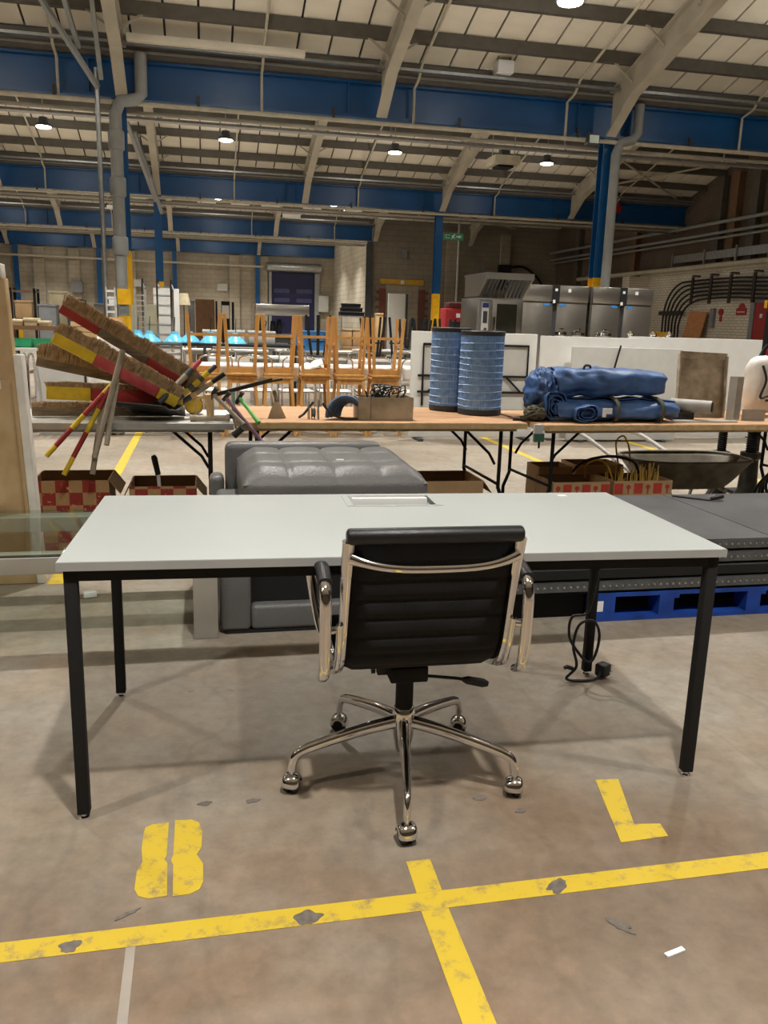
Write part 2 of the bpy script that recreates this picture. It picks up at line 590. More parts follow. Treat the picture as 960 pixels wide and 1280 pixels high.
# ---- roof: one ceiling object per slope
RX = [-16.7 + 3.9 * i for i in range(8)]      # rafters: ... -5, -1.1, 2.8, 6.7, 10.6
RX = [x for x in RX if x > -13] 
strip_me = {}
def slope(y0, y1, xr, panels, rafters=True, near=False):
    """y0 the eave (valley side), y1 the ridge"""
    s = 1 if y1 > y0 else -1
    L = abs(y1 - y0)
    zr = EAVE + SL * L
    c = struct(MB().add([(XL, y0, EAVE + .03), (xr, y0, EAVE + .03), (xr, y1, zr + .03), (XL, y1, zr + .03),
                         (XL, y0, EAVE + .15), (xr, y0, EAVE + .15), (xr, y1, zr + .15), (XL, y1, zr + .15)],
                        [(0, 1, 2, 3), (7, 6, 5, 4), (0, 4, 5, 1), (1, 5, 6, 2), (2, 6, 7, 3), (3, 7, 4, 0)]).build('ceiling', M['seam'] if panels else M['panel']))
    if panels:
        x0, x1 = panels
        n = int((x1 - x0) / .482)
        me = None
        for i in range(n):
            x = x1 - (i + 1) * .482
            if me is None:
                o = MB().add([(0, 0, 0), (.448, 0, 0), (.448, y1 - y0, SL * L), (0, y1 - y0, SL * L),
                              (0, 0, .045), (.448, 0, .045), (.448, y1 - y0, SL * L + .045), (0, y1 - y0, SL * L + .045)],
                             [(0, 1, 2, 3), (7, 6, 5, 4), (0, 4, 5, 1), (1, 5, 6, 2), (2, 6, 7, 3), (3, 7, 4, 0)]).build('roof_panel', M['panel'])
                me = o.data
            else:
                o = bpy.data.objects.new('roof_panel', me)
                col.objects.link(o)
            o.parent = c
            o.location = (x, y0, EAVE - .008)
    # purlins
    if panels:
        for k, d in enumerate((.75, 1.65, 2.55, 3.45, 4.35)):
            y = y0 + s * d
            z = EAVE + SL * d
            o = MB().box(XL + .2, xr - .01, y - .035, y + .035, z - .165, z - .012).box(XL + .2, xr - .01, y - .035, y + .065, z - .18, z - .165).build('purlin', M['purlin'], c)
        for x in RX:
            if x > xr - 1: continue
            yb = y0 + s * .05
            top = [(yb, EAVE - .18), (y1, zr - .2)]
            d1 = .75
            bot = [(y1, zr - .62), (y0 + s * d1, EAVE + SL * d1 - .60), (yb, 4.46)]
            mb = MB().prism(top + bot, 'x', x - .015, x + .015)
            for a, b2 in zip(bot, bot[1:]):
                mb.bar((x, a[0], a[1]), (x, b2[0], b2[1]), .17, .03)
            mb.bar((x, top[0][0], top[0][1]), (x, top[1][0], top[1][1]), .17, .03)
            # short stays to the purlins
            for d in (.75, 1.65, 2.55):
                yy_ = y0 + s * d
                zz = EAVE + SL * d
                mb.bar((x + .05, yy_ - s * .1, zz - .42), (x - .38, yy_, zz - .16), .03, .03)
                mb.bar((x - .05, yy_ - s * .1, zz - .42), (x + .38, yy_, zz - .16), .03, .03)
            mb.build('rafter', M['rafter'], c)
    return c

def xr_of(y):
    return XR if y < 33.9 else XN
for i, yv in enumerate(VAL):
    far = (-11, XR) if i in (1, 2, 3) else ((-14, XN) if i == 4 else None)
    c = slope(yv - .28, RID[i], XR if i < 4 else XN, far)
    # valley gutter hangs under this slope
    MB().prism([(yv - .30, 5.27), (yv - .26, 5.06), (yv - .2, 5.02), (yv + .2, 5.02), (yv + .26, 5.06), (yv + .30, 5.27), (yv + .28, 5.27), (yv + .24, 5.1), (yv - .24, 5.1), (yv - .28, 5.27)],
               'x', XL + .1, (XR if i < 3 else XN) - .01).build('gutter', M['purlin'], c)
    MB().box(XL + .1, (XR if i < 3 else XN) - .01, yv - .29, yv - .262, 5.07, 5.10).build('gutter_lip', M['pipe_grey'], c)
    if i < 4:
        slope(yv + .28, RID[i + 1], XR if i < 3 else XN, None)
    else:
        pass
slope(-5.9, -.9, XR, None)

# ---- blue valley girders and columns
GL = {14.1: 'wide blue steel girder running under the small hanging white box',
      24.3: 'blue steel girder resting on the column that carries the green exit sign pole',
      33.9: 'blue steel girder that ends at the corner of the pale block wall',
      44.0: 'dark blue steel girder against the far wall above the roller door',
      4.1: 'blue steel girder overhead between the desk and the trestle tables'}
for yv in VAL:
    x1 = XR - .02 if yv < 30 else XN - .02
    gl = GL[yv]
    if yv == 44.0: yv = 43.86
    g = thing('steel_girder', gl, 'girder', (0, yv, 4.48))
    MB().box(XL + .05, x1, yv - .012, yv + .012, 4.52, 4.98).build('web', M['blue'], g)
    MB().box(XL + .05, x1, yv - .11, yv + .11, 4.48, 4.52).build('flange', M['blue'], g)
    MB().box(XL + .05, x1, yv - .11, yv + .11, 4.98, 5.015).build('flange', M['blue'], g)
    for x in [-16.7 + 3.9 * i for i in range(9)]:
        if x < x1 - .5:
            MB().box(x - .5, x - .48, yv - .1, yv + .1, 4.52, 4.98).build('stiffener', M['blue'], g)

def column(x, y, label, yz=2.2, top=4.475, name='steel_column', matk='blue'):
    t = thing(name, label, 'column', (x, y, 0))
    for k, (a, b2, mk) in enumerate(((0, yz, 'yellow'), (yz, top, matk))):
        if b2 <= a: continue
        MB().box(x - .1, x + .1, y - .1, y - .085, a, b2).box(x - .1, x + .1, y + .085, y + .1, a, b2).box(x - .008, x + .008, y - .085, y + .085, a, b2).build('yellow_base' if k == 0 else 'shaft', M[mk], t)
    MB().box(x - .16, x + .16, y - .16, y + .16, 0, .02).build('base_plate', M['blue'], t)
    return t
column(6.80, 14.1, 'blue column with yellow base standing behind the stainless fridges')
column(-1.17, 14.1, 'blue column behind the grey downpipe with yellow guard boards', 2.3)
column(6.7, 24.3, 'blue column with yellow base beside the pole of the exit sign')
column(-1.12, 24.3, 'blue column with yellow base behind the white ribbed panel', 2.25)
column(-8.9, 24.3, 'blue column out past the wrapped board')
for x in (-8.6, -4.85, -1.3, 2.75):
    column(x, 43.75, {-8.6: 'dark column against the far wall above the dark shelving', -4.85: 'navy blue column on the far wall left of the grey downpipe',
                      -1.3: 'dark column on the far wall behind the white ribbed panel', 2.75: 'navy blue column on the far wall beside the roller door'}[x], .9 if x < 2 else 1.9, 4.45)
column(6.5, 33.75, 'dark grey column at the corner of the pale block wall', 0, 4.45, matk='dgrey')

# pilasters of the far wall
for x in (-10.2, -7.6, -6.0, -3.4, 1.6, 3.05):
    tag(MB().box(x - .25, x + .25, 43.8, 43.99, 0, 4.4).build('trim_%d' % (int(x * 10) + 200), M['wall']), kind='structure')
for k, (x, y0_) in enumerate(((9.9, 33.75), (12.2, 33.75))):
    tag(MB().box(x - .2, x + .2, y0_, y0_ + .14, 0, 5).build('trim_%d' % (k + 1), M['wall']), kind='structure')
for k, y_ in enumerate((20.7, 21.6, 22.3, 27.0, 31.5)):
    tag(MB().box(14.3, 14.49, y_ - .16, y_ + .16, 3.07 if y_ < 25 else 0, 5.6).build('trim_%d' % (k + 10), M['brownp'] if k % 2 else M['purlin']), kind='structure')

# ---- roller door in the far wall
d = thing('door_1', None, None, (4.55, 44, 0))
d['kind'] = 'structure'
MB().box(3.45, 5.65, 43.9, 43.98, 0, 3.7).build('door_leaf', M['navy'], d)
for cx in (3.98, 5.12):
    for cz in (2.32, 2.78):
        MB().prism([(cx + (.30 if math.cos(a) > 0 else -.30) + .11 * math.cos(a), cz + .11 * math.sin(a)) for a in [i * PI / 8 for i in range(16)]], 'y', 43.87, 43.9).build('window_slot', M['navy_l'], d)
MB().box(3.25, 3.45, 43.8, 43.98, 0, 3.75).build('frame', M['pipe_grey'], d)
MB().box(5.65, 5.9, 43.8, 43.98, 0, 3.75).build('frame', M['pipe_grey'], d)
MB().tube([(3.2, 43.75, 3.92), (5.95, 43.75, 3.92)], .22, 16).build('shutter_roll', M['galv'], d, smooth=40)
# bricked-up doorway in the right part of the back wall
d2 = thing('door_2', None, None, (7.9, 33.9, 0))
d2['kind'] = 'structure'
MB().box(7.0, 8.8, 33.84, 33.895, 2.86, 3.06).build('lintel', M['brick_y'], d2)
for sx, xa in ((-1, 6.98), (1, 8.62)):
    MB().box(xa, xa + .26, 33.85, 33.895, 0, 2.68).build('brick_jamb', M['redbrick'], d2)
    for k in range(8):
        xx = xa - .14 if sx < 0 else xa + .26
        MB().box(xx, xx + .14, 33.86, 33.895, .4 + k * .3, .5 + k * .3).build('brick', M['redbrick'], d2)
MB().box(7.26, 8.6, 33.88, 33.899, 0, 2.85).build('infill', M['wall'], d2)
MB().box(7.85, 8.0, 33.82, 33.842, 2.88, 3.02).build('round_sign', M['exit_lit'], d2)
# red door in the white wall on the right
d3 = thing('door_3', None, None, (13.9, 18.6, 0))
d3['kind'] = 'structure'
MB().box(13.84, 13.9, 17.9, 19.45, 0, 2.1).build('door_leaf', M['fire'], d3)
MB().box(13.82, 13.9, 19.45, 19.62, 0, 2.16).build('frame', M['mgrey'], d3)
MB().box(13.82, 13.9, 17.9, 19.62, 2.1, 2.16).build('frame', M['mgrey'], d3)
MB().box(13.82, 13.84, 19.1, 19.2, 1.72, 1.82).build('label_plate', M['exit_lit'], d3)

ORD = ['first', 'second', 'third', 'fourth', 'fifth', 'sixth', 'seventh', 'eighth', 'ninth', 'tenth', 'eleventh', 'twelfth']
# ---- lamps
def lamp(x, y, z, label, first=[None]):
    if first[0] is None:
        t = thing('high_bay_lamp', label, 'lamp', (0, 0, 0), 0, 'high-bay lamps under the roof')
        MB().lathe([(.05, .20), (.09, .19), (.10, .08), (.17, .05), (.18, .0), (.165, .0)], n=16).build('housing', M['dgrey'], t, smooth=40)
        MB().lathe([(.16, .0), (.155, -.02), (.10, -.035)], n=16).build('lens', M['lens'], t, smooth=60)
        MB().tube([(0, 0, .19), (0, 0, .78)], .008, 6).build('rod', M['galv'], t)
        reg(t)
        first[0] = t
        t.location = (x, y, z)
    else:
        t = copy_tree(first[0], None, (x, y, z), label=label)
    L = bpy.data.lights.new('lamp_light', 'AREA')
    L.shape = 'DISK'
    L.size = .2
    L.energy = LAMP_W
    L.color = LAMP_COL
    L.spread = math.radians(105)
    o = bpy.data.objects.new('lamp_light', L)
    col.objects.link(o)
    o.parent = t
    o.location = (0, 0, -.045)
    P = bpy.data.lights.new('added_uplight', 'POINT')  # added light, lifts the roof boards from below
    P.energy = LAMP_UP
    P.color = LAMP_COL
    P.shadow_soft_size = .1
    o = bpy.data.objects.new('added_uplight', P)
    col.objects.link(o)
    o.parent = t
    o.location = (0, 0, -.18)
    return t
LX = [-7.2, -3.35, .6, 4.6, 8.5, 12.2]
for y, xs in ((.3, LX[:5]), (6.3, LX[:5]), (10.9, LX[:5]), (16.6, LX[:4]), (20.9, LX[:5]), (30.7, LX[:4]), (36.6, LX[:4]), (26.6, LX[:4]), (40.8, LX[:4])):  # last two rows are extra lamps added to brighten the back wall
    for x in xs:
        lab = {.3: 'round high-bay lamp hung over the painted floor lines', 6.3: 'round high-bay lamp hung over the trestle tables', 10.9: 'high-bay lamp hung before the first blue girder',
               16.6: 'round high-bay lamp hung close behind the first blue girder', 20.9: 'glowing high-bay lamp in the row under the second roof bay',
               30.7: 'small glowing high-bay lamp under the third roof bay', 36.6: 'far high-bay lamp hung near the roller door', 26.6: 'added high-bay fill lamp close behind the second blue girder', 40.8: 'added high-bay fill lamp right before the far wall'}[y]
        lamp(x, y, 5.33, lab + ', %s from the right wall' % ORD[len(xs) - 1 - xs.index(x)])

# ---- services on the girders
def run(name, pts, r, m, label, cat, group=None, n=8):
    return tag(MB().tube(pts, r, n).build(name, M[m], smooth=50), label, cat, group)
for yv, nm in ((14.1, 'first'), (24.3, 'second'), (33.9, 'third')):
    x1 = {14.1: 14.4, 24.3: 14.4, 33.9: 6.4}[yv]
    run('service_pipe', [(-19, yv - .25, 4.385), (x1, yv - .25, 4.385)], .035, 'pipe_cream', 'long cream pipe hung under the %s blue girder' % nm, 'pipe')
    run('service_pipe', [(-19, yv + .15, 4.34), (x1, yv + .15, 4.34)], .03, 'rafter', 'thin grey pipe hung behind the cream pipe of the %s blue girder' % nm, 'pipe')
    t = thing('cable_tray', 'galvanised cable tray slung below the %s blue girder' % nm, 'cable tray', (0, yv + .4, 4.30))
    MB().box(-19, x1, yv + .32, yv + .48, 4.29, 4.295).build('bed', M['galv'], t)
    MB().box(-19, x1, yv + .315, yv + .32, 4.29, 4.33).build('side_rail', M['galv'], t)
    MB().box(-19, x1, yv + .48, yv + .485, 4.29, 4.33).build('side_rail', M['galv'], t)
    for i in range(11):
        x = -18.6 + i * 3.1
        if x < x1:
            MB().box(x, x + .03, yv + .39, yv + .41, 4.295, 4.98).build('hanger', M['galv'], t)
    # tray in front of the gutter
    tag(MB().box(-19, x1, yv - .60, yv - .52, 5.085, 5.125).build('conduit_tray', M['galv']), 'slim galvanised conduit tray along the gutter of the %s blue girder' % nm, 'cable tray')
    bxs = [x for x in [-8.2 + i * 2.05 for i in range(11)] if x < x1 - .3]
    for i, x in enumerate(bxs):
        if True:
            tag(MB().box(x - .02, x + .02, yv - .27, yv - .23, 4.36, 4.56).build('pipe_bracket', M['iron']), 'dark bracket on the cream pipe under the %s blue girder, %s from the right wall' % (nm, ORD[len(bxs) - 1 - i]), 'bracket', 'pipe brackets under the %s girder' % nm)
    # drop conduits that follow the roof and step over the girder
    dx = (-2.0, .95, 3.35, 5.95, 9.2) if yv < 20 else (-3.9, .9, 4.3, 8.3, 12.0) if yv < 30 else (-6.2, -3.2, 1.9, 5.1)
    nd = len(dx)
    for k_, x in enumerate(dx):
        p = [(x, yv - 3.6, EAVE + SL * 3.3 - .28), (x, yv - .64, EAVE - .12), (x, yv - .46, 5.02), (x, yv - .18, 4.95), (x, yv - .18, 4.42)]
        run('drop_conduit', p, .022, 'pipe_cream', 'pale conduit stepping over the %s blue girder, %s from the right wall' % (nm, ORD[nd - 1 - k_]), 'conduit', 'drop conduits over the %s girder' % nm, 6)

# cream duct box just before the first girder
tag(MB().box(-.98, 1.55, 13.36, 13.48, 5.10, 5.20).build('cream_duct', M['panel'], bevel=.01), 'long cream box duct under the roof beside the grey downpipe', 'duct')
# downpipes
t = thing('downpipe', 'thick grey downpipe with sockets in front of the yellow guard boards', 'pipe', (-1.2, 13.75, 0))
MB().tube([(-1.2, 13.75, 0), (-1.2, 13.75, 4.2), (-1.12, 13.76, 4.38), (-.92, 13.78, 4.42), (-.82, 13.78, 4.5), (-.82, 13.78, 5.05)], .09, 14).build('pipe', M['pipe_grey'], t, smooth=50)
for z in (2.2, 3.05, 3.7):
    MB().lathe([(.1, 0), (.118, .02), (.118, .26), (.1, .28)], (-1.2, 13.75, z), 14).build('socket', M['pipe_grey'], t, smooth=50)
t = thing('downpipe', 'grey downpipe beside the blue column behind the fridges', 'pipe', (6.86, 13.85, 0))
MB().tube([(6.86, 13.85, 0), (6.86, 13.85, 4.2), (6.92, 13.85, 4.38), (7.14, 13.85, 4.44), (7.22, 13.85, 4.55), (7.22, 13.85, 5.0)], .08, 12).build('pipe', M['pipe_grey'], t, smooth=50)
run('conduit_pole', [(-1.42, 13.55, 0), (-1.42, 13.55, 4.75)], .035, 'galv', 'slim galvanised pole beside the thick grey downpipe', 'conduit')
# diagonal stays by the downpipe
for k, (a, b2) in enumerate((((-2.3, 12.2, 5.75), (-1.4, 13.5, 4.48)), ((-1.75, 12.4, 5.6), (-1.6, 13.2, 4.9)), ((-1.35, 12.6, 5.5), (-1.35, 13.5, 4.6)))):
    tag(MB().bar(a, b2, .06, .06).build('brace', M['pipe_grey']), ['long grey diagonal brace meeting the top of the slim pole', 'short grey strut crossing the long diagonal brace', 'upright grey strut close to the rafter of the downpipe'][k], 'brace')
for k, (a, b2) in enumerate((((-1.7, 20.8, 5.9), (-1.15, 24.0, 4.3)), ((-1.5, 22.2, 5.6), (-1.0, 24.0, 4.0)))):
    tag(MB().bar(a, b2, .08, .08).build('brace', M['pipe_grey']), ['grey brace dropping to the blue column behind the white ribbed panel', 'second grey brace at the blue column behind the white ribbed panel'][k], 'brace')
# cross braces under the roof by the right wall
for k, (a, b2) in enumerate((((10.9, 21.8, 5.75), (13.9, 23.9, 5.2)), ((10.9, 23.7, 5.25), (13.9, 21.6, 5.8)), ((8.0, 31.8, 5.6), (12.5, 33.6, 5.2)))):
    run('wind_brace', [a, b2], .03, 'pipe_cream', ['pale wind brace crossing another under the roof near the right wall', 'pale wind brace rising to the gable beside the right wall', 'thin wind brace under the roof above the blocked doorway'][k], 'brace')

# white box, heater, exit sign, small fittings
t = thing('control_box', 'small white box hung from a purlin above the first blue girder', 'box', (4.66, 13.45, 5.22))
MB().box(4.53, 4.79, 13.35, 13.62, 5.15, 5.33).build('body', M['whitep'], t, bevel=.01)
MB().box(4.55, 4.57, 13.45, 13.5, 5.33, 5.42).box(4.75, 4.77, 13.45, 13.5, 5.33, 5.42).build('bracket', M['galv'], t)
t = thing('unit_heater', 'cream unit heater hung from the roof of the second bay', 'heater', (6.68, 19, 4.8))
MB().box(6.38, 6.98, 18.7, 19.3, 4.84, 5.03).build('casing', M['pipe_cream'], t, bevel=.02)
MB().box(6.5, 6.86, 18.8, 19.2, 4.79, 4.845).build('outlet', M['black'], t)
MB().box(6.6, 6.8, 18.9, 19.1, 5.03, 5.2).build('motor', M['dgrey'], t)
MB().tube([(6.42, 19, 5.0), (6.42, 19, 6.0)], .012, 6).tube([(6.94, 19, 5.0), (6.94, 19, 6.0)], .012, 6).build('hanger', M['galv'], t)
t = thing('exit_sign', 'green and white exit sign with an arrow fixed on a thin pole', 'sign', (7.58, 25, 0))
MB().box(7.06, 7.66, 24.95, 25.0, 3.79, 3.99).build('panel', M['exit_g'], t)
MB().prism([(7.52, 3.87), (7.52, 3.84), (7.62, 3.89), (7.52, 3.94), (7.52, 3.91), (7.44, 3.91), (7.44, 3.87)], 'y', 24.94, 24.95).build('arrow', M['exit_lit'], t)
MB().prism([(7.28, 3.81), (7.30, 3.81), (7.34, 3.87), (7.38, 3.83), (7.40, 3.83), (7.37, 3.90), (7.39, 3.92), (7.40, 3.96), (7.36, 3.96), (7.35, 3.93), (7.29, 3.92), (7.31, 3.88)], 'y', 24.94, 24.95).build('running_figure', M['exit_lit'], t)
MB().box(7.10, 7.24, 24.94, 24.95, 3.92, 3.94).box(7.10, 7.24, 24.94, 24.95, 3.84, 3.86).box(7.10, 7.12, 24.94, 24.95, 3.84, 3.94).build('door_mark', M['exit_lit'], t)
MB().tube([(7.55, 25.05, 0), (7.55, 25.05, 4.65)], .035, 8).build('pole', M['dirty'], t, smooth=50)
t = thing('floodlight', 'small lit floodlight on the first girder by the blue column', 'lamp', (6.35, 13.7, 4.3))
MB().box(6.28, 6.48, 13.72, 13.86, 4.30, 4.46).build('body', M['dgrey'], t)
MB().box(6.30, 6.46, 13.70, 13.72, 4.32, 4.44).build('lens', M['exit_lit'], t)
MB().box(6.34, 6.42, 13.86, 13.98, 4.40, 4.52).build('bracket', M['dgrey'], t)
t = thing('alarm_beacon', 'small red alarm beacon on the second girder by the downpipe', 'alarm', (12.0, 24.1, 5.0))
MB().box(12.02, 12.22, 24.0, 24.18, 4.72, 4.92).build('body', M['fire'], t, bevel=.02)
MB().lathe([(.07, 0), (.07, .06), (.04, .09)], (12.12, 24.08, 4.92), 12).build('dome', M['pink'], t, smooth=50)
# white fluorescent boxes under the third bay
for k, (x, z) in enumerate(((-4.9, 4.86), (-3.4, 4.85), (-1.95, 4.80), (.2, 4.7), (1.3, 4.72), (2.3, 4.72), (3.7, 4.7), (5.1, 4.7), (6.3, 4.6), (-2.65, 4.42), (3.0, 4.45))):
    t = thing('strip_light_box', ('small white strip light box under the third roof bay, %s from the right wall' % ORD[8 - k]) if k < 9 else ['lower white strip light box near the grey downpipe column', 'lower white strip light box near the roller door'][k - 9], 'light', (x, 29.6, z + .35), 0, 'strip light boxes')
    MB().box(x - .3, x + .3, 29.52, 29.68, z + .25, z + .36).build('body', M['whitep'], t)
    MB().box(x - .22, x + .22, 29.55, 29.65, z + .235, z + .25).build('diffuser', M['exit_lit'], t)
    MB().tube([(x, 29.6, z + .36), (x, 29.6, 6.2)], .008, 5).build('hanger', M['galv'], t)

# pipes and tray on the right wall
for k, z in enumerate((4.34, 4.06, 3.92)):
    run('wall_pipe', [(14.2, 14.5, z), (14.2, 33.8, z)], .05 - .008 * k, 'pipe_grey', ['upper grey pipe of three along the right brick wall', 'middle grey pipe of three along the right brick wall', 'lowest grey pipe of three along the right brick wall'][k], 'pipe')
run('wall_pipe', [(13.75, 14.5, 3.12), (13.75, 30, 3.12)], .07, 'pipe_cream', 'thick pale pipe lying along the ledge of the white brick wall', 'pipe')
t = thing('wall_tray', 'flat galvanised tray standing on posts above the ledge of the white wall', 'cable tray', (14.2, 19, 3.06))
MB().box(14.18, 14.22, 14.6, 24.3, 3.36, 3.58).build('tray', M['galv'], t)
for y in (15.6, 17.6, 19.6, 21.0, 22.5, 24.2):
    MB().box(14.14, 14.18, y - .03, y + .03, 3.06, 3.66).build('post', M['galv'], t)
# bundle of heavy cables bending along the white wall
for k in range(6):
    y0_, z1 = 23.75 - k * .18, 2.72 - k * .10
    p = smoothpath([(13.78, y0_, .2), (13.78, y0_, 1.2), (13.76, y0_ - .03, 1.85 - .06 * k), (13.74, y0_ - .28, 2.35 - .08 * k), (13.74, y0_ - .75, z1 - .05), (13.74, y0_ - 1.4, z1 + .02), (13.74, 20.2, z1 + .03), (13.74, 18.5, z1 - .03), (13.74, 15.0, z1)], 5)
    run('heavy_cable', p, .028, 'cable', 'black cable bending along the white brick wall, %s from the outside of the bend' % ORD[k], 'cable', 'heavy cables on the white wall')
for k, y in enumerate((22.2, 21.3, 20.4, 19.4, 18.2)):
    tag(MB().box(13.68, 13.72, y - .05, y + .05, 2.10, 2.85).box(13.68, 13.9, y - .05, y + .05, 2.86, 2.90).build('cable_cleat', M['iron']), 'dark cleat over the heavy cables, %s from the leaning board' % ORD[k], 'bracket', 'cable cleats')
tag(MB().box(13.72, 13.8, 22.7, 23.95, 1.80, 1.92).build('cable_clamp', M['iron']), 'dark clamp bar across the upright heavy cables', 'bracket')
t = thing('low_barrier', 'low yellow barrier rail at the foot of the heavy cables', 'barrier', (13.5, 23.3, 0))
MB().box(13.3, 13.36, 22.5, 24.6, 1.16, 1.30).build('rail', M['yellow'], t)
for y in (22.55, 24.5):
    MB().box(13.3, 13.36, y, y + .06, 0, 1.16).build('post', M['yellow'], t)
t = tag(MB().bar((13.45, 22.0, 0), (13.8, 21.9, 1.9), .85, .03, up=(1, 0, .2)).build('leaning_board', M['wood_l'] if False else mat('orange_brown_board', (186, 128, 82), .6)), 'orange brown board leaning on the white brick wall beside the cables', 'board')
t = thing('fire_sign', 'red and white fire action sign on the white brick wall', 'sign', (13.89, 20.1, 1.78))
MB().box(13.87, 13.895, 19.85, 20.27, 1.79, 1.98).build('red_field', M['fire'], t)
MB().lathe([(.13, -.012), (.13, .012)], (13.883, 20.06, 1.97), 16, R=Matrix.Rotation(PI / 2, 3, 'Y')).build('red_top', M['fire'], t)
MB().box(13.864, 13.87, 19.9, 20.22, 1.865, 1.885).build('white_line', M['exit_lit'], t)
tag(MB().box(13.87, 13.895, 21.82, 22.08, 1.55, 1.86).build('notice', M['green_sign']), 'bright green notice on the white brick wall beside the leaning board', 'sign')
tag(MB().box(13.8, 13.895, 21.2, 21.36, 1.45, 1.98).build('switch_box', M['mgrey'], bevel=.01), 'narrow grey switch box on the white brick wall', 'switch box')
t = thing('alarm_bell', 'small red alarm call point on the white brick wall', 'alarm', (13.89, 20.95, 1.85))
MB().lathe([(.09, 0), (.09, .05), (.04, .09)], (13.9, 20.95, 1.88), 14, R=Matrix.Rotation(-PI / 2, 3, 'Y')).build('gong', M['fire'], t, smooth=40)
MB().box(13.87, 13.895, 20.9, 21.0, 1.62, 1.78).build('box', M['fire'], t)
# small boxes on the back walls
for k, (x, y, z, wd, h, mk, lab) in enumerate(((12.2, 33.66, 3.3, .5, 1.0, 'black', 'tall black box on the back wall with a cable curling from it'), (11.2, 33.8, 3.5, .3, .35, 'mgrey', 'small grey junction box on the back wall left of the black box'),
                                               (7.95, 33.8, 4.05, .25, .3, 'mgrey', 'grey ring-like fitting high on the wall above the yellow lintel'), (-3.0, 43.7, 2.9, .5, .35, 'chalk', 'white notice on the far wall by the navy column'),
                                               (1.0, 43.9, 2.85, .5, .35, 'chalk', 'white notice on the far wall above the brown board'), (-5.9, 43.6, 2.6, .5, .5, 'mgrey', 'grey meter box on the far wall above the dark shelving'), (6.1, 43.7, 2.2, .5, .8, 'chalk', 'white notices stuck on the wall right of the roller door'))):
    tag(MB().box(x - wd / 2, x + wd / 2, y, (33.9 if x > 6.6 else 44.0) - .001 if not (x < 6.6 and False) else y + .1, z - h / 2, z + h / 2).build('wall_box', M[mk]), lab, 'box')
run('wall_cable', smoothpath([(12.45, 33.8, 3.7), (13.0, 33.8, 3.75), (13.6, 33.8, 3.4), (14.0, 33.8, 2.9)]), .05, 'cable', 'black cable curling from the tall black wall box', 'cable')
run('wall_conduit', [(-19, 43.6, 4.05), (3.0, 43.6, 3.9)], .05, 'pipe_cream', 'long pale pipe across the far wall columns', 'pipe')

# ---- floor markings
def decal(name, poly, label, z=.0015):
    n = len(poly)
    return tag(MB().prism(poly, 'z', .0003, z).build(name, M['paint']), label, 'floor marking')
decal('floor_line', [(-9, 1.595), (9, 1.595), (9, 1.655), (-9, 1.655)], 'long yellow floor line crossing below the desk legs')
decal('floor_line', [(.470, 1.6555), (.532, 1.6555), (.535, 1.775), (.473, 1.775)], 'short yellow stub of the floor line pointing at the chair')
decal('floor_line', [(.463, -3), (.53, -3), (.53, 1.5945), (.465, 1.5945)], 'yellow floor line running from the long line away from the desk')
t = thing('floor_number', 'yellow stencilled figure 8 painted beside the left desk leg', 'floor marking', (-.1, 1.9, 0))
MB().prism([(-0.175, 2.012), (-0.172, 2.03), (-0.156, 2.041), (-0.113, 2.043), (-.113, 1.90), (-.118, 1.885), (-.110, 1.87), (-0.106, 1.747), (-0.149, 1.744), (-.172, 1.758), (-0.182, 1.784), (-0.181, 1.848), (-0.170, 1.884), (-0.176, 1.937)], 'z', .0003, .0015).build('stencil_half', M['paint'], t)
MB().prism([(-0.097, 2.05), (-0.055, 2.047), (-.035, 2.03), (-0.026, 1.987), (-0.028, 1.918), (-0.040, 1.893), (-0.024, 1.852), (-0.024, 1.785), (-.032, 1.758), (-0.055, 1.744), (-0.093, 1.743), (-.096, 1.86), (-.102, 1.88), (-.097, 1.90)], 'z', .0003, .0015).build('stencil_half', M['paint'], t)
decal('floor_letter', [(1.122, 2.057), (1.194, 2.05), (1.126, 1.828), (1.198, 1.818), (1.19, 1.762), (1.05, 1.757)], 'yellow letter L painted beside the right desk leg')
for k, (x, lab) in enumerate(((-.74, 'thin yellow floor line under the grey trestle table'), (3.3, 'thin yellow floor line between the trestle table legs'), (5.0, 'thin yellow floor line beyond the wheelbarrow'))):
    decal('floor_line', [(x - .04, 4.2), (x + .04, 4.2), (x + .04, 12), (x - .04, 12)], lab)
def blot(x, y, rx, ry, a, mk, name, label, cat='stain', z=.0019):
    pts = []
    for i in range(28):
        t_ = 2 * PI * i / 28
        q = 1 + .6 * noise.noise(Vector((x * 9 + math.cos(t_) * 1.5, y * 9 + math.sin(t_) * 1.5, 0)))
        u, v = rx * q * math.cos(t_), ry * q * math.sin(t_)
        pts.append((x + u * math.cos(a) - v * math.sin(a), y + u * math.sin(a) + v * math.cos(a)))
    return tag(MB().prism(pts, 'z', .0002, z).build(name, M[mk]), label, cat)
mat_st = mat('dark_floor_stain', (104, 97, 90), .55, var=.25, scale=60)
M['stain'] = mat_st
blot(-.3, 1.617, .022, .018, .3, 'stain', 'floor_stain', 'dark smudge on the long yellow line below the figure 8')
blot(.207, 1.62, .03, .024, .2, 'stain', 'floor_stain', 'dark smudge on the yellow line near the chair')
blot(.81, 1.622, .03, .018, .6, 'stain', 'floor_stain', 'dark smudge on the yellow line near the letter L')
blot(-.02, 2.12, .016, .01, 0, 'stain', 'floor_stain', 'small dark spot on the floor above the figure 8')
blot(.11, 2.11, .02, .009, 0, 'stain', 'floor_stain', 'small dark oval spot on the floor left of the chair casters')
blot(.84, 1.94, .016, .01, .2, 'stain', 'floor_stain', 'small dark spot on the floor right of the front caster')
blot(.75, 2.02, .02, .012, .2, 'stain', 'floor_stain', 'dark spot on the floor near the right caster')
blot(.90, 1.47, .03, .014, -.9, 'stain', 'floor_stain', 'dark scuff on the floor beside the white paper strip')
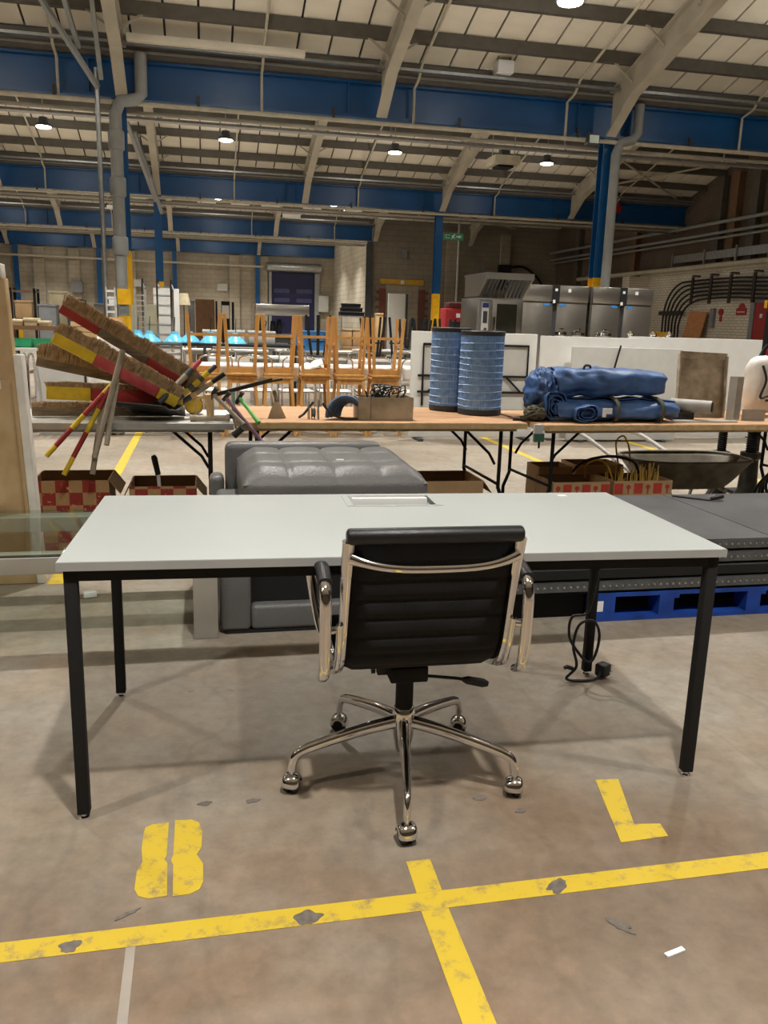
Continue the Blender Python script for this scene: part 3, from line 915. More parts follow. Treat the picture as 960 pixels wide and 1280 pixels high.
blot(-.19, 1.70, .03, .006, .5, 'stain', 'floor_stain', 'dark streak on the floor under the figure 8')
tag(MB().bar((.951, 1.366, .003), (1.0, 1.378, .003), .012, .004).build('paper_strip', M['whitep']), 'small white paper strip lying on the bare floor', 'litter')
tag(MB().box(-.185, -.165, -3, 1.5944, .0002, .0012).build('floor_joint', mat('filled_joint', (150, 142, 132), .7)), 'pale filled joint in the concrete floor below the figure 8', 'floor joint')
t = thing('white_plug', 'small white plug lying on the floor behind the desk leg', 'plug', (-.566, 3.97, 0))
MB().obox((-.55, 3.975, .016), (.06, .035, .03), Matrix.Rotation(.3, 3, 'Z')).build('body', M['whitep'], t, bevel=.004)
MB().bar((-.58, 3.965, .016), (-.61, 3.955, .014), .012, .006).build('contact', M['galv'], t)

# ================================================================== DESK
DA = -.0373
DO = Vector((.4602 * math.cos(DA) - 2.0618 * math.sin(DA), .4602 * math.sin(DA) + 2.0618 * math.cos(DA), 0))
desk = thing('desk', 'long pale grey desk on black square legs with the chair tucked in front', 'desk', DO, DA)
DM = wm(desk)
def dk(mb):
    mb.v = [tuple(DM @ Vector(p)) for p in mb.v]
    return mb
# top as a frame around the cable opening
sx0, sx1, sy0, sy1 = -.085, .205, .60, .76
top = MB()
for a in ((-.9, sx0, 0, .8), (sx1, .9, 0, .8), (sx0, sx1, 0, sy0), (sx0, sx1, sy1, .8)):
    top.box(a[0], a[1], a[2], a[3], .697, .72)
tp = dk(top).build('tabletop', M['desk'], desk)
eb = MB().box(-.9015, .9015, -.0015, 0, .697, .7185).box(-.9015, .9015, .8, .8015, .697, .7185).box(-.9015, -.9, 0, .8, .697, .7185).box(.9, .9015, 0, .8, .697, .7185)
dk(eb).build('edge_band', M['desk_edge'], tp)
for sx in (-1, 1):
    for yy_ in (.012, .758):
        x = sx * .888
        x0, x1 = min(x, x - sx * .032), max(x, x - sx * .032)
        l = dk(MB().box(x0, x1, yy_, yy_ + .03, .018, .697)).build('leg', M['blackp'], desk, bevel=.002)
        cx = (x0 + x1) / 2
        dk(MB().lathe([(.013, 0), (.013, .006), (.006, .008), (.006, .018)], (cx, yy_ + .015, 0), 10)).build('levelling_foot', M['chrome'], l)
for a in ((-.856, .856, .012, .037), (-.856, .856, .763, .788)):
    dk(MB().box(*a, .667, .6968)).build('rail', M['blackp'], desk)
for x in (-.888, .863):
    dk(MB().box(x, x + .025, .042, .758, .667, .6968)).build('rail', M['blackp'], desk)
# cable flap: bezel, lid half open, tray
bz = MB().box(sx0 - .018, sx0 + .004, sy0 - .004, sy1 + .004, .7195, .7225).box(sx1 - .004, sx1 + .018, sy0 - .004, sy1 + .004, .7195, .7225).box(sx0, sx1, sy0 - .006, sy0 + .006, .7195, .7225).box(sx0, sx1, sy1 - .006, sy1 + .006, .7195, .7225)
cf = dk(bz).build('cable_port', M['desk'], desk)
dk(MB().box(sx0 + .004, sx1 - .03, sy0 + .035, sy0 + .038, .70, .735).box(sx0 + .004, sx1 - .03, sy0 + .035, sy0 + .06, .735, .738)).build('flap', M['whitep'], cf)
dk(MB().box(sx0 + .004, sx1 - .02, sy1 - .035, sy1 - .03, .69, .732)).build('flap', M['whitep'], cf)
dk(MB().box(sx0, sx1, sy0, sy1, .63, .64)).build('tray', M['mgrey'], cf)
dk(MB().box(sx1 - .03, sx1 - .01, sy0 + .03, sy1 - .03, .66, .71)).build('socket', M['mgrey'], cf)
dk(MB().box(.69, .722, .735, .765, .7201, .7206)).build('sticker', M['whitep'], desk)
# mains lead hanging at the back right leg
lead = thing('mains_lead', 'black mains lead with plug looped around the back right desk leg', 'cable', (1.40, 2.80, 0))
p = smoothpath([(1.425, 2.765, .66), (1.44, 2.755, .5), (1.425, 2.75, .36), (1.40, 2.745, .27), (1.34, 2.745, .255), (1.335, 2.745, .18), (1.37, 2.742, .12), (1.42, 2.742, .07), (1.45, 2.745, .10), (1.46, 2.748, .18), (1.43, 2.75, .235), (1.375, 2.75, .22), (1.355, 2.745, .14), (1.37, 2.735, .06), (1.33, 2.73, .015), (1.38, 2.72, .006), (1.45, 2.72, .012), (1.475, 2.735, .04)], 8)
MB().tube(p, .0055, 8).build('flex', M['cable'], lead, smooth=60)
pg = MB().obox((1.487, 2.745, .035), (.05, .045, .05), Matrix.Rotation(.5, 3, 'Z')).build('plug', M['rubber'], lead, bevel=.008)
MB().box(1.505, 1.525, 2.74, 2.746, .04, .052).box(1.507, 1.525, 2.755, 2.761, .022, .03).box(1.5, 1.52, 2.732, 2.738, .022, .03).build('pins', M['chrome'], pg)
MB().tube([(1.36, 2.745, .045), (1.355, 2.74, .05), (1.33, 2.735, .06), (1.32, 2.735, .055)], .008, 6).build('tie', M['rubber'], lead)

# ================================================================== OFFICE CHAIR
CX, CY = .557, 2.185
chair = thing('office_chair', 'low-back black ribbed office chair with chrome frame and five casters', 'chair', (CX, CY, 0), -.02)
CM = wm(chair)
def ck(mb):
    mb.v = [tuple(CM @ Vector(p)) for p in mb.v]
    return mb
# side profile of the sling (y forward, z)
prof = [(-.285, .80), (-.262, .72), (-.240, .64), (-.220, .56), (-.200, .49), (-.165, .435), (-.11, .408), (-.02, .398), (.08, .403), (.16, .415), (.215, .42), (.25, .405), (.265, .375)]
pp = smoothpath([(0, a, b2) for a, b2 in prof], 24)
# even spacing
cum = [0]
for a, b2 in zip(pp, pp[1:]):
    cum.append(cum[-1] + (b2 - a).length)
LT = cum[-1]
def onprof(s):
    s = max(0, min(LT, s))
    for i in range(len(cum) - 1):
        if cum[i + 1] >= s:
            t_ = (s - cum[i]) / max(1e-9, cum[i + 1] - cum[i])
            p_ = pp[i].lerp(pp[i + 1], t_)
            d_ = (pp[i + 1] - pp[i]).normalized()
            return p_, Vector((0, d_.z, -d_.y))
    return pp[-1], Vector((0, 0, 1))
NR = 15
mb = MB()
ns = NR * 8
def sling(side):
    def F(u, v):
        s = v * LT
        p_, n_ = onprof(s)
        rib = abs(math.sin(PI * v * NR)) ** .5
        th = .007 + .006 * rib
        x = (u - .5) * .412
        edge = min(1, min(u, 1 - u) * 14) ** .5
        q = p_ + n_ * (side * th * edge)
        return (x, q.y, q.z)
    return F
mb.grid(sling(1), 16, ns)
mb.grid(sling(-1), 16, ns)
ck(mb).build('sling', M['fabric'], chair, smooth=80, solid=.0005)
# leather roll at the head and at the knee edge
for (yy_, zz, r) in ((-.287, .812, .021), (.268, .37, .017)):
    pts = [(-.224, yy_, zz), (-.221, yy_, zz), (-.215, yy_, zz), (.215, yy_, zz), (.221, yy_, zz), (.224, yy_, zz)]
    ck(MB().tube(pts, [r * .55, r * .85, r, r, r * .85, r * .55], 16)).build('edge_roll', M['leather_b'], chair, smooth=60)
for sx in (-1, 1):
    X = sx * .217
    # cast side frame: tapered flat bar along the profile
    n = 40
    vs, fs = [], []
    for i in range(n + 1):
        s = LT * i / n
        p_, n_ = onprof(s)
        hw = .017 - .006 * min(1, i / (n * .35))
        hd = .010 + .006 * math.sin(PI * min(1, i / n * 1.2))
        for kk in range(12):
            aa = 2 * PI * kk / 12
            q = p_ + n_ * (hd * 1.3 * math.sin(aa))
            vs.append((X + hw * math.copysign(abs(math.cos(aa)) ** .7, math.cos(aa)), q.y, q.z))
    for i in range(n):
        for k in range(12):
            l = (k + 1) % 12
            fs.append((i * 12 + k, i * 12 + l, (i + 1) * 12 + l, (i + 1) * 12 + k))
    fs += [tuple(range(12)), tuple(n * 12 + k for k in range(12))]
    fr = ck(MB().add(vs, fs)).build('side_frame', M['chrome'], chair, smooth=40)
    # second slim rail under the frame
    pts = [(X + sx * .012, onprof(LT * (.26 + .5 * i / 16))[0].y - (.016 if i < 7 else .004), onprof(LT * (.26 + .5 * i / 16))[0].z - .014) for i in range(17)]
    ck(MB().tube(pts, .009, 8)).build('lower_rail', M['chrome'], fr, smooth=60)
    # arm loop
    A = sx * .266
    loop = [(A, -.185, .405), (A, -.225, .43), (A, -.238, .48), (A, -.243, .56), (A, -.243, .635), (A, -.225, .668), (A, -.19, .68), (A + sx * .004, -.05, .684), (A + sx * .004, .08, .68), (A, .135, .665), (A, .155, .63), (A - sx * .01, .15, .55), (A - sx * .025, .12, .46), (A - sx * .04, .08, .405)]
    ar = ck(MB().tube(smoothpath(loop, 6), .0125, 10, sx=1.25)).build('armrest', M['chrome'], chair, smooth=60)
    ck(MB().tube(smoothpath([(A, -.225, .679), (A, -.15, .697), (A + sx * .004, -.02, .70), (A + sx * .004, .07, .696), (A, .12, .683)], 5), .0135, 10, sx=1.4)).build('arm_pad', M['leather_b'], ar, smooth=60)
    ck(MB().tube([(X, -.218, .553), (A, -.238, .553)], .010, 10)).build('arm_bolt', M['chrome'], ar, smooth=60)
    ck(MB().tube([(X, .06, .395), (A - sx * .04, .08, .41)], .010, 10)).build('arm_bolt', M['chrome'], ar, smooth=60)
# curved stretcher across the back
pts = []
for i in range(25):
    t_ = i / 24 * 2 - 1
    pts.append((t_ * .208, -.283 - .035 * (1 - t_ ** 4), .735 + .022 * abs(t_) ** 3))
ck(MB().tube(pts, [.011 + .006 * abs(i / 12 - 1) ** 6 for i in range(25)], 10)).build('back_stretcher', M['chrome'], chair, smooth=60)
pts = [(t_ / 12 * .208, .02, .372 - .03 * (1 - (t_ / 12) ** 2)) for t_ in range(-12, 13)]
ck(MB().tube(pts, .012, 10)).build('seat_stretcher', M['chrome'], chair, smooth=60)
# mechanism, gas column, base
me_ = ck(MB().box(-.055, .055, -.06, .12, .318, .365)).build('tilt_mechanism', M['blackp'], chair, bevel=.006)
ck(MB().box(-.085, -.055, -.02, .01, .33, .35).tube([(-.09, 0, .34), (-.1, 0, .34)], .012, 10)).build('tension_knob', M['rubber'], me_)
ck(MB().tube([(.05, -.02, .322), (.15, -.03, .312), (.185, -.035, .306)], .005, 8)).build('lever', M['rubber'], me_, smooth=60)
ck(MB().tube([(.165, -.032, .309), (.178, -.034, .307), (.225, -.04, .298), (.24, -.042, .295)], [.007, .013, .014, .008], 10, sx=.7)).build('lever_paddle', M['rubber'], me_, smooth=60)
ck(MB().lathe([(.026, .20), (.026, .325)], n=20)).build('gas_column', M['blackp'], chair, smooth=40)
hub = ck(MB().lathe([(.012, .075), (.02, .08), (.024, .10), (.03, .13), (.033, .17), (.034, .20), (.030, .218), (.026, .222)], n=24)).build('base_hub', M['chrome'], chair, smooth=50)
for k in range(5):
    a = math.radians(-100 + 72 * k)
    d = Vector((math.cos(a), math.sin(a), 0))
    R_ = .345
    pts = [d * .02 + Vector((0, 0, .175)), d * .10 + Vector((0, 0, .166)), d * .18 + Vector((0, 0, .152)), d * .26 + Vector((0, 0, .135)), d * .305 + Vector((0, 0, .122)), d * .325 + Vector((0, 0, .108)), d * .333 + Vector((0, 0, .085)), d * .335 + Vector((0, 0, .066))]
    leg = ck(MB().tube(smoothpath(pts, 4), [.021 - .008 * min(1, i / 20) for i in range(29)], 10, sx=.8)).build('base_arm', M['chrome'], chair, smooth=60)
    c = d * .335
    e = Vector((-d.y, d.x, 0))
    rot = random.uniform(-.5, .5)
    wd = Vector((d.x * math.cos(rot) - d.y * math.sin(rot), d.x * math.sin(rot) + d.y * math.cos(rot), 0))
    wd = Vector((.35, 1, 0)).normalized() if k in (2, 3) else Vector((.9, -.35, 0)).normalized() if k != 0 else Vector((1, .1, 0)).normalized()
    Rw = Matrix((wd.cross(Vector((0, 0, 1))), Vector((0, 0, 1)), wd)).transposed()
    cc = Vector((c.x, c.y, .027))
    cs = ck(MB().lathe([(.017, -.020), (.026, -.018), (.027, -.006), (.018, -.005), (.018, .005), (.027, .006), (.026, .018), (.017, .020)], cc, 20, R=Rw)).build('caster_wheel', M['rubber'], leg, smooth=50)
    # hood: part of a sphere over the wheels
    def hood(u, v):
        th = math.radians(-10 + 200 * u)
        ph = (v - .5) * PI * .9
        r = .0295
        loc = Vector((r * math.cos(th) * math.cos(ph) ** .35, r * math.sin(th) * math.cos(ph) ** .35, .026 * math.sin(ph)))
        return cc + Rw @ loc
    ck(MB().grid(hood, 14, 8)).build('caster_hood', M['chrome'], leg, smooth=80, solid=.002)
    ck(MB().lathe([(.008, .05), (.008, .078)], (c.x, c.y, 0), 10)).build('caster_stem', M['chrome'], leg, smooth=40)

# ================================================================== TRESTLE TABLES
def trestle(name, label, x0, x1, y0, y1, rz, topm, edgem, pivot, thick=.035):
    t = thing(name, label, 'table', (pivot[0], pivot[1], 0), rz)
    Mx = wm(t)
    def k(mb):
        mb.v = [tuple(Mx @ (Vector(p) - Vector((pivot[0], pivot[1], 0)))) for p in mb.v]
        return mb
    k(MB().box(x0, x1, y0, y1, .74 - thick, .74)).build('tabletop', M[topm], t)
    k(MB().box(x0, x1, y0 - .006, y0, .74 - thick, .7385).box(x0, x1, y1, y1 + .006, .74 - thick, .7385)).build('edge_strip', M[edgem], t)
    k(MB().box(x0 + .05, x1 - .05, y0 + .04, y0 + .065, .685, .74 - thick).box(x0 + .05, x1 - .05, y1 - .065, y1 - .04, .685, .74 - thick)).build('apron', M[edgem], t)
    for s, xe in ((1, x0 + .13), (-1, x1 - .13)):
        xt, xb = xe, xe - s * .04
        for y in (y0 + .1, y1 - .1):
            k(MB().tube([(xt, y, .70), (xt, y, .32), (xb, y, .22), (xb, y, .012)], .0125, 8)).build('leg', M['blackp'], t, smooth=60)
        for zc in (.34, .69):
            k(MB().tube([(xt, y0 + .1, zc), (xt, y1 - .1, zc)], .01, 8)).build('crossbar', M['blackp'], t, smooth=60)
        ym = y0 + .16
        k(MB().tube([(xt + s * .01, ym, .46), (xt + s * .05, ym, .53), (xt + s * .22, ym, .685)], .009, 8)).build('brace', M['blackp'], t, smooth=60)
        k(MB().tube([(xt + s * .01, y1 - .16, .46), (xt + s * .05, y1 - .16, .53), (xt + s * .22, y1 - .16, .685)], .009, 8)).build('brace', M['blackp'], t, smooth=60)
    return t
trestle('trestle_table', 'grey topped trestle table covered with old brooms and shovels', -1.35, .16, 4.74, 5.46, .0, 'greytop', 'dirty', (-.5, 5.1))
trestle('trestle_table', 'plywood trestle table carrying the two blue filter cylinders', .17, 1.94, 4.80, 5.72, 0, 'ply', 'ply_edge', (1, 5.2))
trestle('trestle_table', 'plywood trestle table carrying the folded blue tarpaulins', 2.0, 4.35, 4.71, 5.55, .05, 'ply', 'ply_edge', (2.0, 4.71))
TZ = .741

# ---- brooms
def broom(label, a, b2, segs, w, h, bl, by, tilt=0, hgt=None):
    """a,b2: ends of the wooden head; segs: list of (fraction, material); bristles stand on its upper side"""
    a, b2 = Vector(a), Vector(b2)
    d = (b2 - a).normalized()
    t = thing('broom', label, 'broom', (a + b2) / 2)
    up = Vector((0, tilt, 1))
    s = d.cross(up).normalized()
    u = s.cross(d).normalized()
    R = Matrix((d, s, u)).transposed()
    L = (b2 - a).length
    f0 = 0
    for f1, mk in segs:
        c = a + d * (L * (f0 + f1) / 2)
        MB().obox(c, (L * (f1 - f0) - .0005, w, h), R).build('painted_section', M[mk], t, bevel=.007)
        f0 = f1
    mb = MB()
    n = int(L / .0032)
    rnd = random.Random(hash(label) % 1000 if False else len(label))
    for i in range(n):
        for j in range(4):
            q = a + d * (L * (i + .5) / n + rnd.uniform(-.003, .003)) + s * ((j - 1.5) * w * .26) + u * (h * .45)
            e = q + (u * bl * (1 + .22 * noise.noise(Vector((i * .035, len(label), 0)))) * (1 - .25 * abs(2 * (i + .5) / n - 1) ** 10) + d * rnd.uniform(-.016, .016) + s * rnd.uniform(-.012, .012)) * rnd.uniform(.9, 1.05)
            mb.bar(q, e, .0042, .0036)
    o = mb.build('bristles', M['bristle'], t)
    o['kind'] = 'stuff'
    return t
broom('broom head with dark red end and brown bristles topmost in the pile', (-.775, 5.06, 1.345), (-.03, 5.0, .895), ((.27, 'red'), (.62, 'wood_d'), (.9, 'red'), (1, 'wood_d')), .05, .05, .075, 0)
broom('broom head painted yellow and pink leaning in the middle of the pile', (-.80, 4.93, 1.19), (-.15, 4.9, .84), ((.33, 'yel'), (.84, 'pink'), (1, 'yel')), .055, .065, .07, 0)
broom('plain weathered wooden broom head with long bristles under the yellow and pink one', (-.93, 5.12, 1.045), (-.2, 5.1, .90), ((1, 'wood_d'),), .05, .05, .10, 0)
broom('yellow and red broom head lying level across the pile', (-.86, 4.96, .885), (-.12, 4.98, .855), ((.32, 'yel'), (.93, 'red'), (1, 'yel')), .05, .075, .03, 0)
broom('grey wooden broom head lying flat at the bottom of the pile', (-.95, 5.0, .775), (-.18, 5.05, .772), ((1, 'wood_d'),), .06, .05, .03, 0)

def stripes(name, label, cat, a, b2, r, segs, group=None):
    a, b2 = Vector(a), Vector(b2)
    t = thing(name, label, cat, a, 0, group)
    f0 = 0
    for f1, mk in segs:
        MB().tube([a.lerp(b2, f0), a.lerp(b2, f1)], r, 10).build('painted_section', M[mk], t, smooth=50)
        f0 = f1
    return t
rs = [(.13, 'yel'), (.35, 'red'), (.52, 'yel'), (.8, 'red'), (1, 'yel')]
stripes('striped_pole', 'red and yellow striped pole hanging furthest over the edge of the grey table', 'pole', (-.83, 4.66, .57), (-.46, 4.80, .98), .014, rs)
stripes('striped_pole', 'red and yellow striped pole hanging lowest over the edge of the grey table', 'pole', (-.745, 4.655, .47), (-.50, 4.78, .93), .014, [(.2, 'yel'), (.48, 'red'), (.75, 'yel'), (1, 'red')])
stripes('wooden_pole', 'bare grey wooden pole sticking up highest beside the striped poles', 'pole', (-.585, 4.66, .56), (-.43, 4.82, 1.13), .016, [(1, 'wood_g')])
stripes('wooden_pole', 'bare grey wooden pole hanging lowest under the grey table edge', 'pole', (-.60, 4.665, .47), (-.535, 4.80, .90), .015, [(1, 'wood_g')])
stripes('wooden_pole', 'short bare grey wooden pole hanging beside the taller grey pole', 'pole', (-.52, 4.665, .63), (-.465, 4.80, .96), .014, [(1, 'wood_g')])

# ---- shovels
def shovel(label, c, rz, hseg, hend, zc):
    t = thing('shovel', label, 'shovel', (c[0], c[1], zc))
    def F(u, v):
        x = (u - .5) * .24
        y = (v - .5) * .30
        z = .035 * (abs(u - .5) * 2) ** 2 + .02 * v
        ca, sa = math.cos(rz), math.sin(rz)
        return (c[0] + x * ca - y * sa, c[1] + x * sa + y * ca, zc + z)
    MB().grid(F, 8, 8).build('blade', M['iron'], t, smooth=60, solid=.004)
    a = Vector((c[0] + .10 * math.cos(rz + PI / 2) * 0 + .08, c[1], zc + .04))
    b2 = Vector(hend)
    f0 = 0
    for f1, mk in hseg:
        MB().tube([a.lerp(b2, f0), a.lerp(b2, f1)], .017 if f1 < .95 else .014, 10).build('shaft_section', M[mk], t, smooth=50)
        f0 = f1
    return t
shovel('black shovel with a pink and grey shaft on the grey table', (-.33, 4.86, 0), 1.4, [(.35, 'dgrey'), (.65, 'wood_g'), (.8, 'dgrey'), (1, 'pink')], (-.02, 5.0, 1.07), .80)
shovel('black shovel with a yellow and black banded shaft on the grey table', (-.28, 4.93, 0), 1.5, [(.3, 'dgrey'), (.42, 'yel'), (.52, 'dgrey'), (.64, 'yel'), (.72, 'dgrey'), (.84, 'yel'), (1, 'dgrey')], (.07, 4.99, 1.045), .77)
shovel('black shovel with a cream shaft and black grip on the grey table', (-.26, 4.98, 0), 1.6, [(.35, 'dgrey'), (.45, 'wood_l'), (.66, 'wood_g'), (.76, 'wood_l'), (1, 'black')], (.12, 5.0, 1.0), .755)
# yellow-ended mallet head behind the shovel
t = thing('roller_brush', 'round brush with a yellow end lying beside the shovels', 'brush', (-.05, 5.15, .80))
MB().lathe([(.055, -.06), (.06, -.05), (.06, .05), (.055, .06)], (-.06, 5.2, .803), 16, R=Matrix.Rotation(PI / 2, 3, 'X')).build('brush_body', M['bristle'], t, smooth=50)
MB().lathe([(.045, -.01), (.045, .01)], (-.06, 5.125, .803), 16, R=Matrix.Rotation(PI / 2, 3, 'X')).build('end_cap', M['yel'], t, smooth=50)

# ---- hammers hanging at the join of the two tables
def hammer(label, a, b2, r, mk, hl, hr, hm):
    a, b2 = Vector(a), Vector(b2)
    t = thing('hammer', label, 'hammer', a)
    MB().tube([a, a.lerp(b2, .5), b2], [r * 1.1, r * .85, r], 10, sx=.75).build('handle', M[mk], t, smooth=50)
    d = (b2 - a).normalized()
    s = d.cross(Vector((.2, 1, .3))).normalized()
    MB().tube([b2 - s * hl, b2 - s * hl * .6, b2 + s * hl * .6, b2 + s * hl], [hr, hr * .85, hr * .85, hr], 10).build('head', M[hm], t, smooth=50)
    return t
hammer('hammer with a bare wooden handle hanging over the grey table edge', (.215, 4.72, .735), (.05, 4.85, .895), .014, 'wood_g', .045, .016, 'iron')
hammer('hammer with a green handle at the edge of the plywood table', (.30, 4.73, .745), (.20, 4.90, .87), .013, 'green', .04, .014, 'iron')
hammer('hammer with a dull purple handle hanging lowest over the table edge', (.325, 4.70, .63), (.12, 4.86, .875), .013, 'purple', .04, .014, 'iron')
hammer('mallet with a cream handle lying across the corner of the grey table', (.02, 4.77, .90), (.03, 4.80, .762), .017, 'wood_l', .11, .02, 'wood_g')
hammer('hammer with a grey green handle standing at the table join', (.165, 4.92, .90), (.165, 4.88, .765), .013, 'mint', .04, .016, 'iron')
hammer('small hammer whose dark head hangs below the table edge', (.16, 4.84, .80), (.185, 4.70, .70), .013, 'wood_d', .035, .022, 'iron')
t = thing('picture_frame', 'small cream wooden frame propped at the corner of the grey table', 'frame', (.0, 4.95, TZ))
for a in ((-.055, -.04, .0, .13), (.04, .055, .0, .13), (-.04, .04, 0, .015), (-.04, .04, .115, .13)):
    MB().box(.0 + a[0], a[1], 4.94, 4.955, TZ + a[2], TZ + a[3]).build('rail', M['wood_l'], t)
t = thing('pry_bar', 'dark iron bar lying up over the hammers', 'tool', (.2, 5.0, .9))
MB().bar((.0, 5.0, .86), (.40, 5.05, .965), .022, .022).build('shaft', M['iron'], t)
MB().bar((.38, 5.05, .955), (.46, 5.06, .97), .04, .012).build('claw', M['iron'], t)
t = thing('trowel', 'rusty grey trowel blade standing on the plywood table by the hammers', 'tool', (.42, 5.0, TZ))
MB().prism([(.37, TZ), (.48, TZ), (.44, .83), (.41, .85)], 'y', 5.0, 5.008).build('blade', M['zinc'], t)
MB().tube([(.425, 5.004, .84), (.41, 5.03, .90)], .012, 8).build('handle', M['wood_d'], t)

# ---- on the plywood table: metal box, wires, strap coil
bx = thing('metal_box', 'open dull metal box full of wires on the plywood table', 'box', (1.08, 5.0, TZ))
BX = (.905, 1.245, 4.92, 5.10)
for a in ((BX[0], BX[1], BX[2], BX[2] + .004), (BX[0], BX[1], BX[3] - .004, BX[3]), (BX[0], BX[0] + .004, BX[2] + .004, BX[3] - .004), (BX[1] - .004, BX[1], BX[2] + .004, BX[3] - .004)):
    MB().box(*a, TZ, .878).build('side', M['zinc'], bx)
MB().box(BX[0] + .004, BX[1] - .004, BX[2] + .004, BX[3] - .004, TZ, TZ + .004).build('base', M['zinc'], bx)
MB().box(.98, .983, 4.918, 4.92, TZ + .004, .876).build('fold_seam', M['iron'], bx)
rnd = random.Random(3)
for k in range(12):
    c = Vector((rnd.uniform(.98, 1.18), rnd.uniform(4.97, 5.06), .86))
    p = [c + Vector((rnd.uniform(-.05, .05), rnd.uniform(-.03, .03), -.04))]
    for i in range(4):
        p.append(c + Vector((rnd.uniform(-.06, .06), rnd.uniform(-.03, .03), rnd.uniform(.0, .09))))
    p.append(c + Vector((rnd.uniform(-.05, .05), rnd.uniform(-.03, .03), -.04)))
    tag(MB().tube(smoothpath(p, 5), .004, 6).build('wire_loop', M['cable'], smooth=60), 'black wire looping out of the dull metal box', 'wire', 'wires in the metal box')
sc_ = thing('strap_coil', 'blue grey strap coiled over a dark hoop beside the metal box', 'strap', (.82, 5.0, TZ))
for k in range(5):
    p = []
    for i in range(13):
        a = PI * (1.0 - i / 12 * 1.02) 
        p.append((.83 + k * .012 - .005 * i / 12 + .11 * math.cos(a) * (1 - .09 * k), 4.95 + .025 * k, TZ + .012 + .125 * max(0, math.sin(a)) * (1 - .07 * k)))
    MB().tube(p, .014, 6, sx=1.6).build('strap_turn', M['denim'], sc_, smooth=60)
MB().tube(smoothpath([(.69, 4.93, .84), (.73, 4.92, .79), (.80, 4.915, .755), (.9, 4.91, .752)], 6), .008, 8).build('hoop', M['iron'], sc_, smooth=60)
t = thing('pulley_block', 'small grey metal pulley lying left of the coiled strap', 'tool', (.66, 4.97, TZ))
MB().lathe([(.03, -.012), (.036, -.01), (.022, 0), (.036, .01), (.03, .012)], (.64, 4.98, TZ + .037), 14, R=Matrix.Rotation(PI / 2, 3, 'Y')).build('wheel', M['galv'], t, smooth=40)
MB().prism([(4.94, TZ), (5.02, TZ), (5.0, TZ + .11), (4.96, TZ + .11)], 'x', .665, .672).prism([(4.94, TZ), (5.02, TZ), (5.0, TZ + .11), (4.96, TZ + .11)], 'x', .608, .615).build('cheek', M['galv'], t)
MB().tube([(.64, 4.98, TZ + .1), (.58, 4.96, TZ + .03), (.55, 4.95, TZ + .012)], .008, 6).build('hook', M['iron'], t)

# ---- filter cylinders
def filt(label, x, y, r, h):
    t = thing('filter_cylinder', label, 'filter', (x, y, TZ), 0, 'blue filter cylinders')
    n = 90
    vs, fs = [], []
    rows = 2
    for z in (TZ + .035, TZ + h - .03):
        for k in range(n):
            a = 2 * PI * k / n
            rr = r * (.985 if k % 2 else .962)
            vs.append((x + rr * math.cos(a), y + rr * math.sin(a), z))
    for k in range(n):
        l = (k + 1) % n
        fs.append((k, l, n + l, n + k))
    MB().add(vs, fs).build('pleated_wall', M['filt'], t)
    MB().lathe([(r * .97, 0), (r, .004), (r, .036), (r * .95, .04)], (x, y, TZ), 40).build('base_cap', M['filt_cap'], t, smooth=40)
    MB().lathe([(r * .95, h - .034), (r, h - .03), (r * 1.015, h - .006), (r * .98, h), (r * .7, h), (r * .68, h - .05), (r * .60, h - .05)], (x, y, TZ), 40).build('top_cap', M['filt_cap'], t, smooth=40)
    for i in range(10):
        z = TZ + .06 + i * (h - .12) / 9.5
        pts = [(x + r * .992 * math.cos(a), y + r * .992 * math.sin(a), z + .006 * math.sin(a + i)) for a in [2 * PI * k / 40 for k in range(40)]]
        MB().tube(pts, .0035, 5, closed=True).build('cord', M['filt_band'], t, smooth=60)
filt('blue pleated filter cylinder with dark caps, the wider one on the plywood table edge', 1.80, 5.32, .145, .545)
filt('blue pleated filter cylinder half hidden behind the other on the plywood table', 1.655, 5.56, .135, .56)

# ---- folded blue tarpaulins
def roll(name, label, x0, x1, yc, zc, ry, rzz, turns, seed, mk='tarp', axis='x', straps=()):
    t = thing(name, label, 'tarpaulin', ((x0 + x1) / 2, yc, zc - rzz)) if axis == 'x' else thing(name, label, 'tarpaulin', (yc, (x0 + x1) / 2, zc - rzz))
    nu, nv = int(turns * 36), 44
    def F(u, v):
        th = 2 * PI * turns * u + seed
        k = .35 + .65 * u
        x = x0 + (x1 - x0) * v
        nn = noise.noise(Vector((x * 5 + seed, math.cos(th) * 1.2 * k, math.sin(th) * 1.2 * k))) - .8 * abs(noise.noise(Vector((x * 4.5, math.cos(th) * 1.1 + seed, math.sin(th) * 1.1)))) + .2
        n2 = noise.noise(Vector((x * 16, math.cos(th) * 3, math.sin(th) * 3 + seed)))
        endp = 1 - .22 * max(0, 2 * v - 1) ** 3 - .06 * abs(2 * v - 1) ** 4
        k2 = k * endp * (1 + .2 * nn + .09 * n2)
        ca, sa = math.cos(th), math.sin(th)
        y = yc + ry * k2 * math.copysign(abs(ca) ** .75, ca)
        z = zc + rzz * k2 * math.copysign(abs(sa) ** .75, sa)
        z = max(z, zc - rzz)
        xx_ = x + .03 * nn * (abs(2 * v - 1) ** 6)
        return (xx_, y, z) if axis == 'x' else (y, xx_, z)
    MB().grid(F, nu, nv).build('rolled_sheet', M[mk], t, smooth=70, solid=.006)
    for s in straps:
        pts = []
        for i in range(24):
            a = 2 * PI * i / 24
            ca, sa = math.cos(a), math.sin(a)
            q = (yc + ry * 1.07 * math.copysign(abs(ca) ** .75, ca), max(zc - rzz, zc + rzz * 1.07 * math.copysign(abs(sa) ** .75, sa)))
            pts.append((s, q[0], q[1]) if axis == 'x' else (q[0], s, q[1]))
        MB().tube(pts, .012, 6, closed=True).build('webbing', M['olive'], t, smooth=60)
    return t
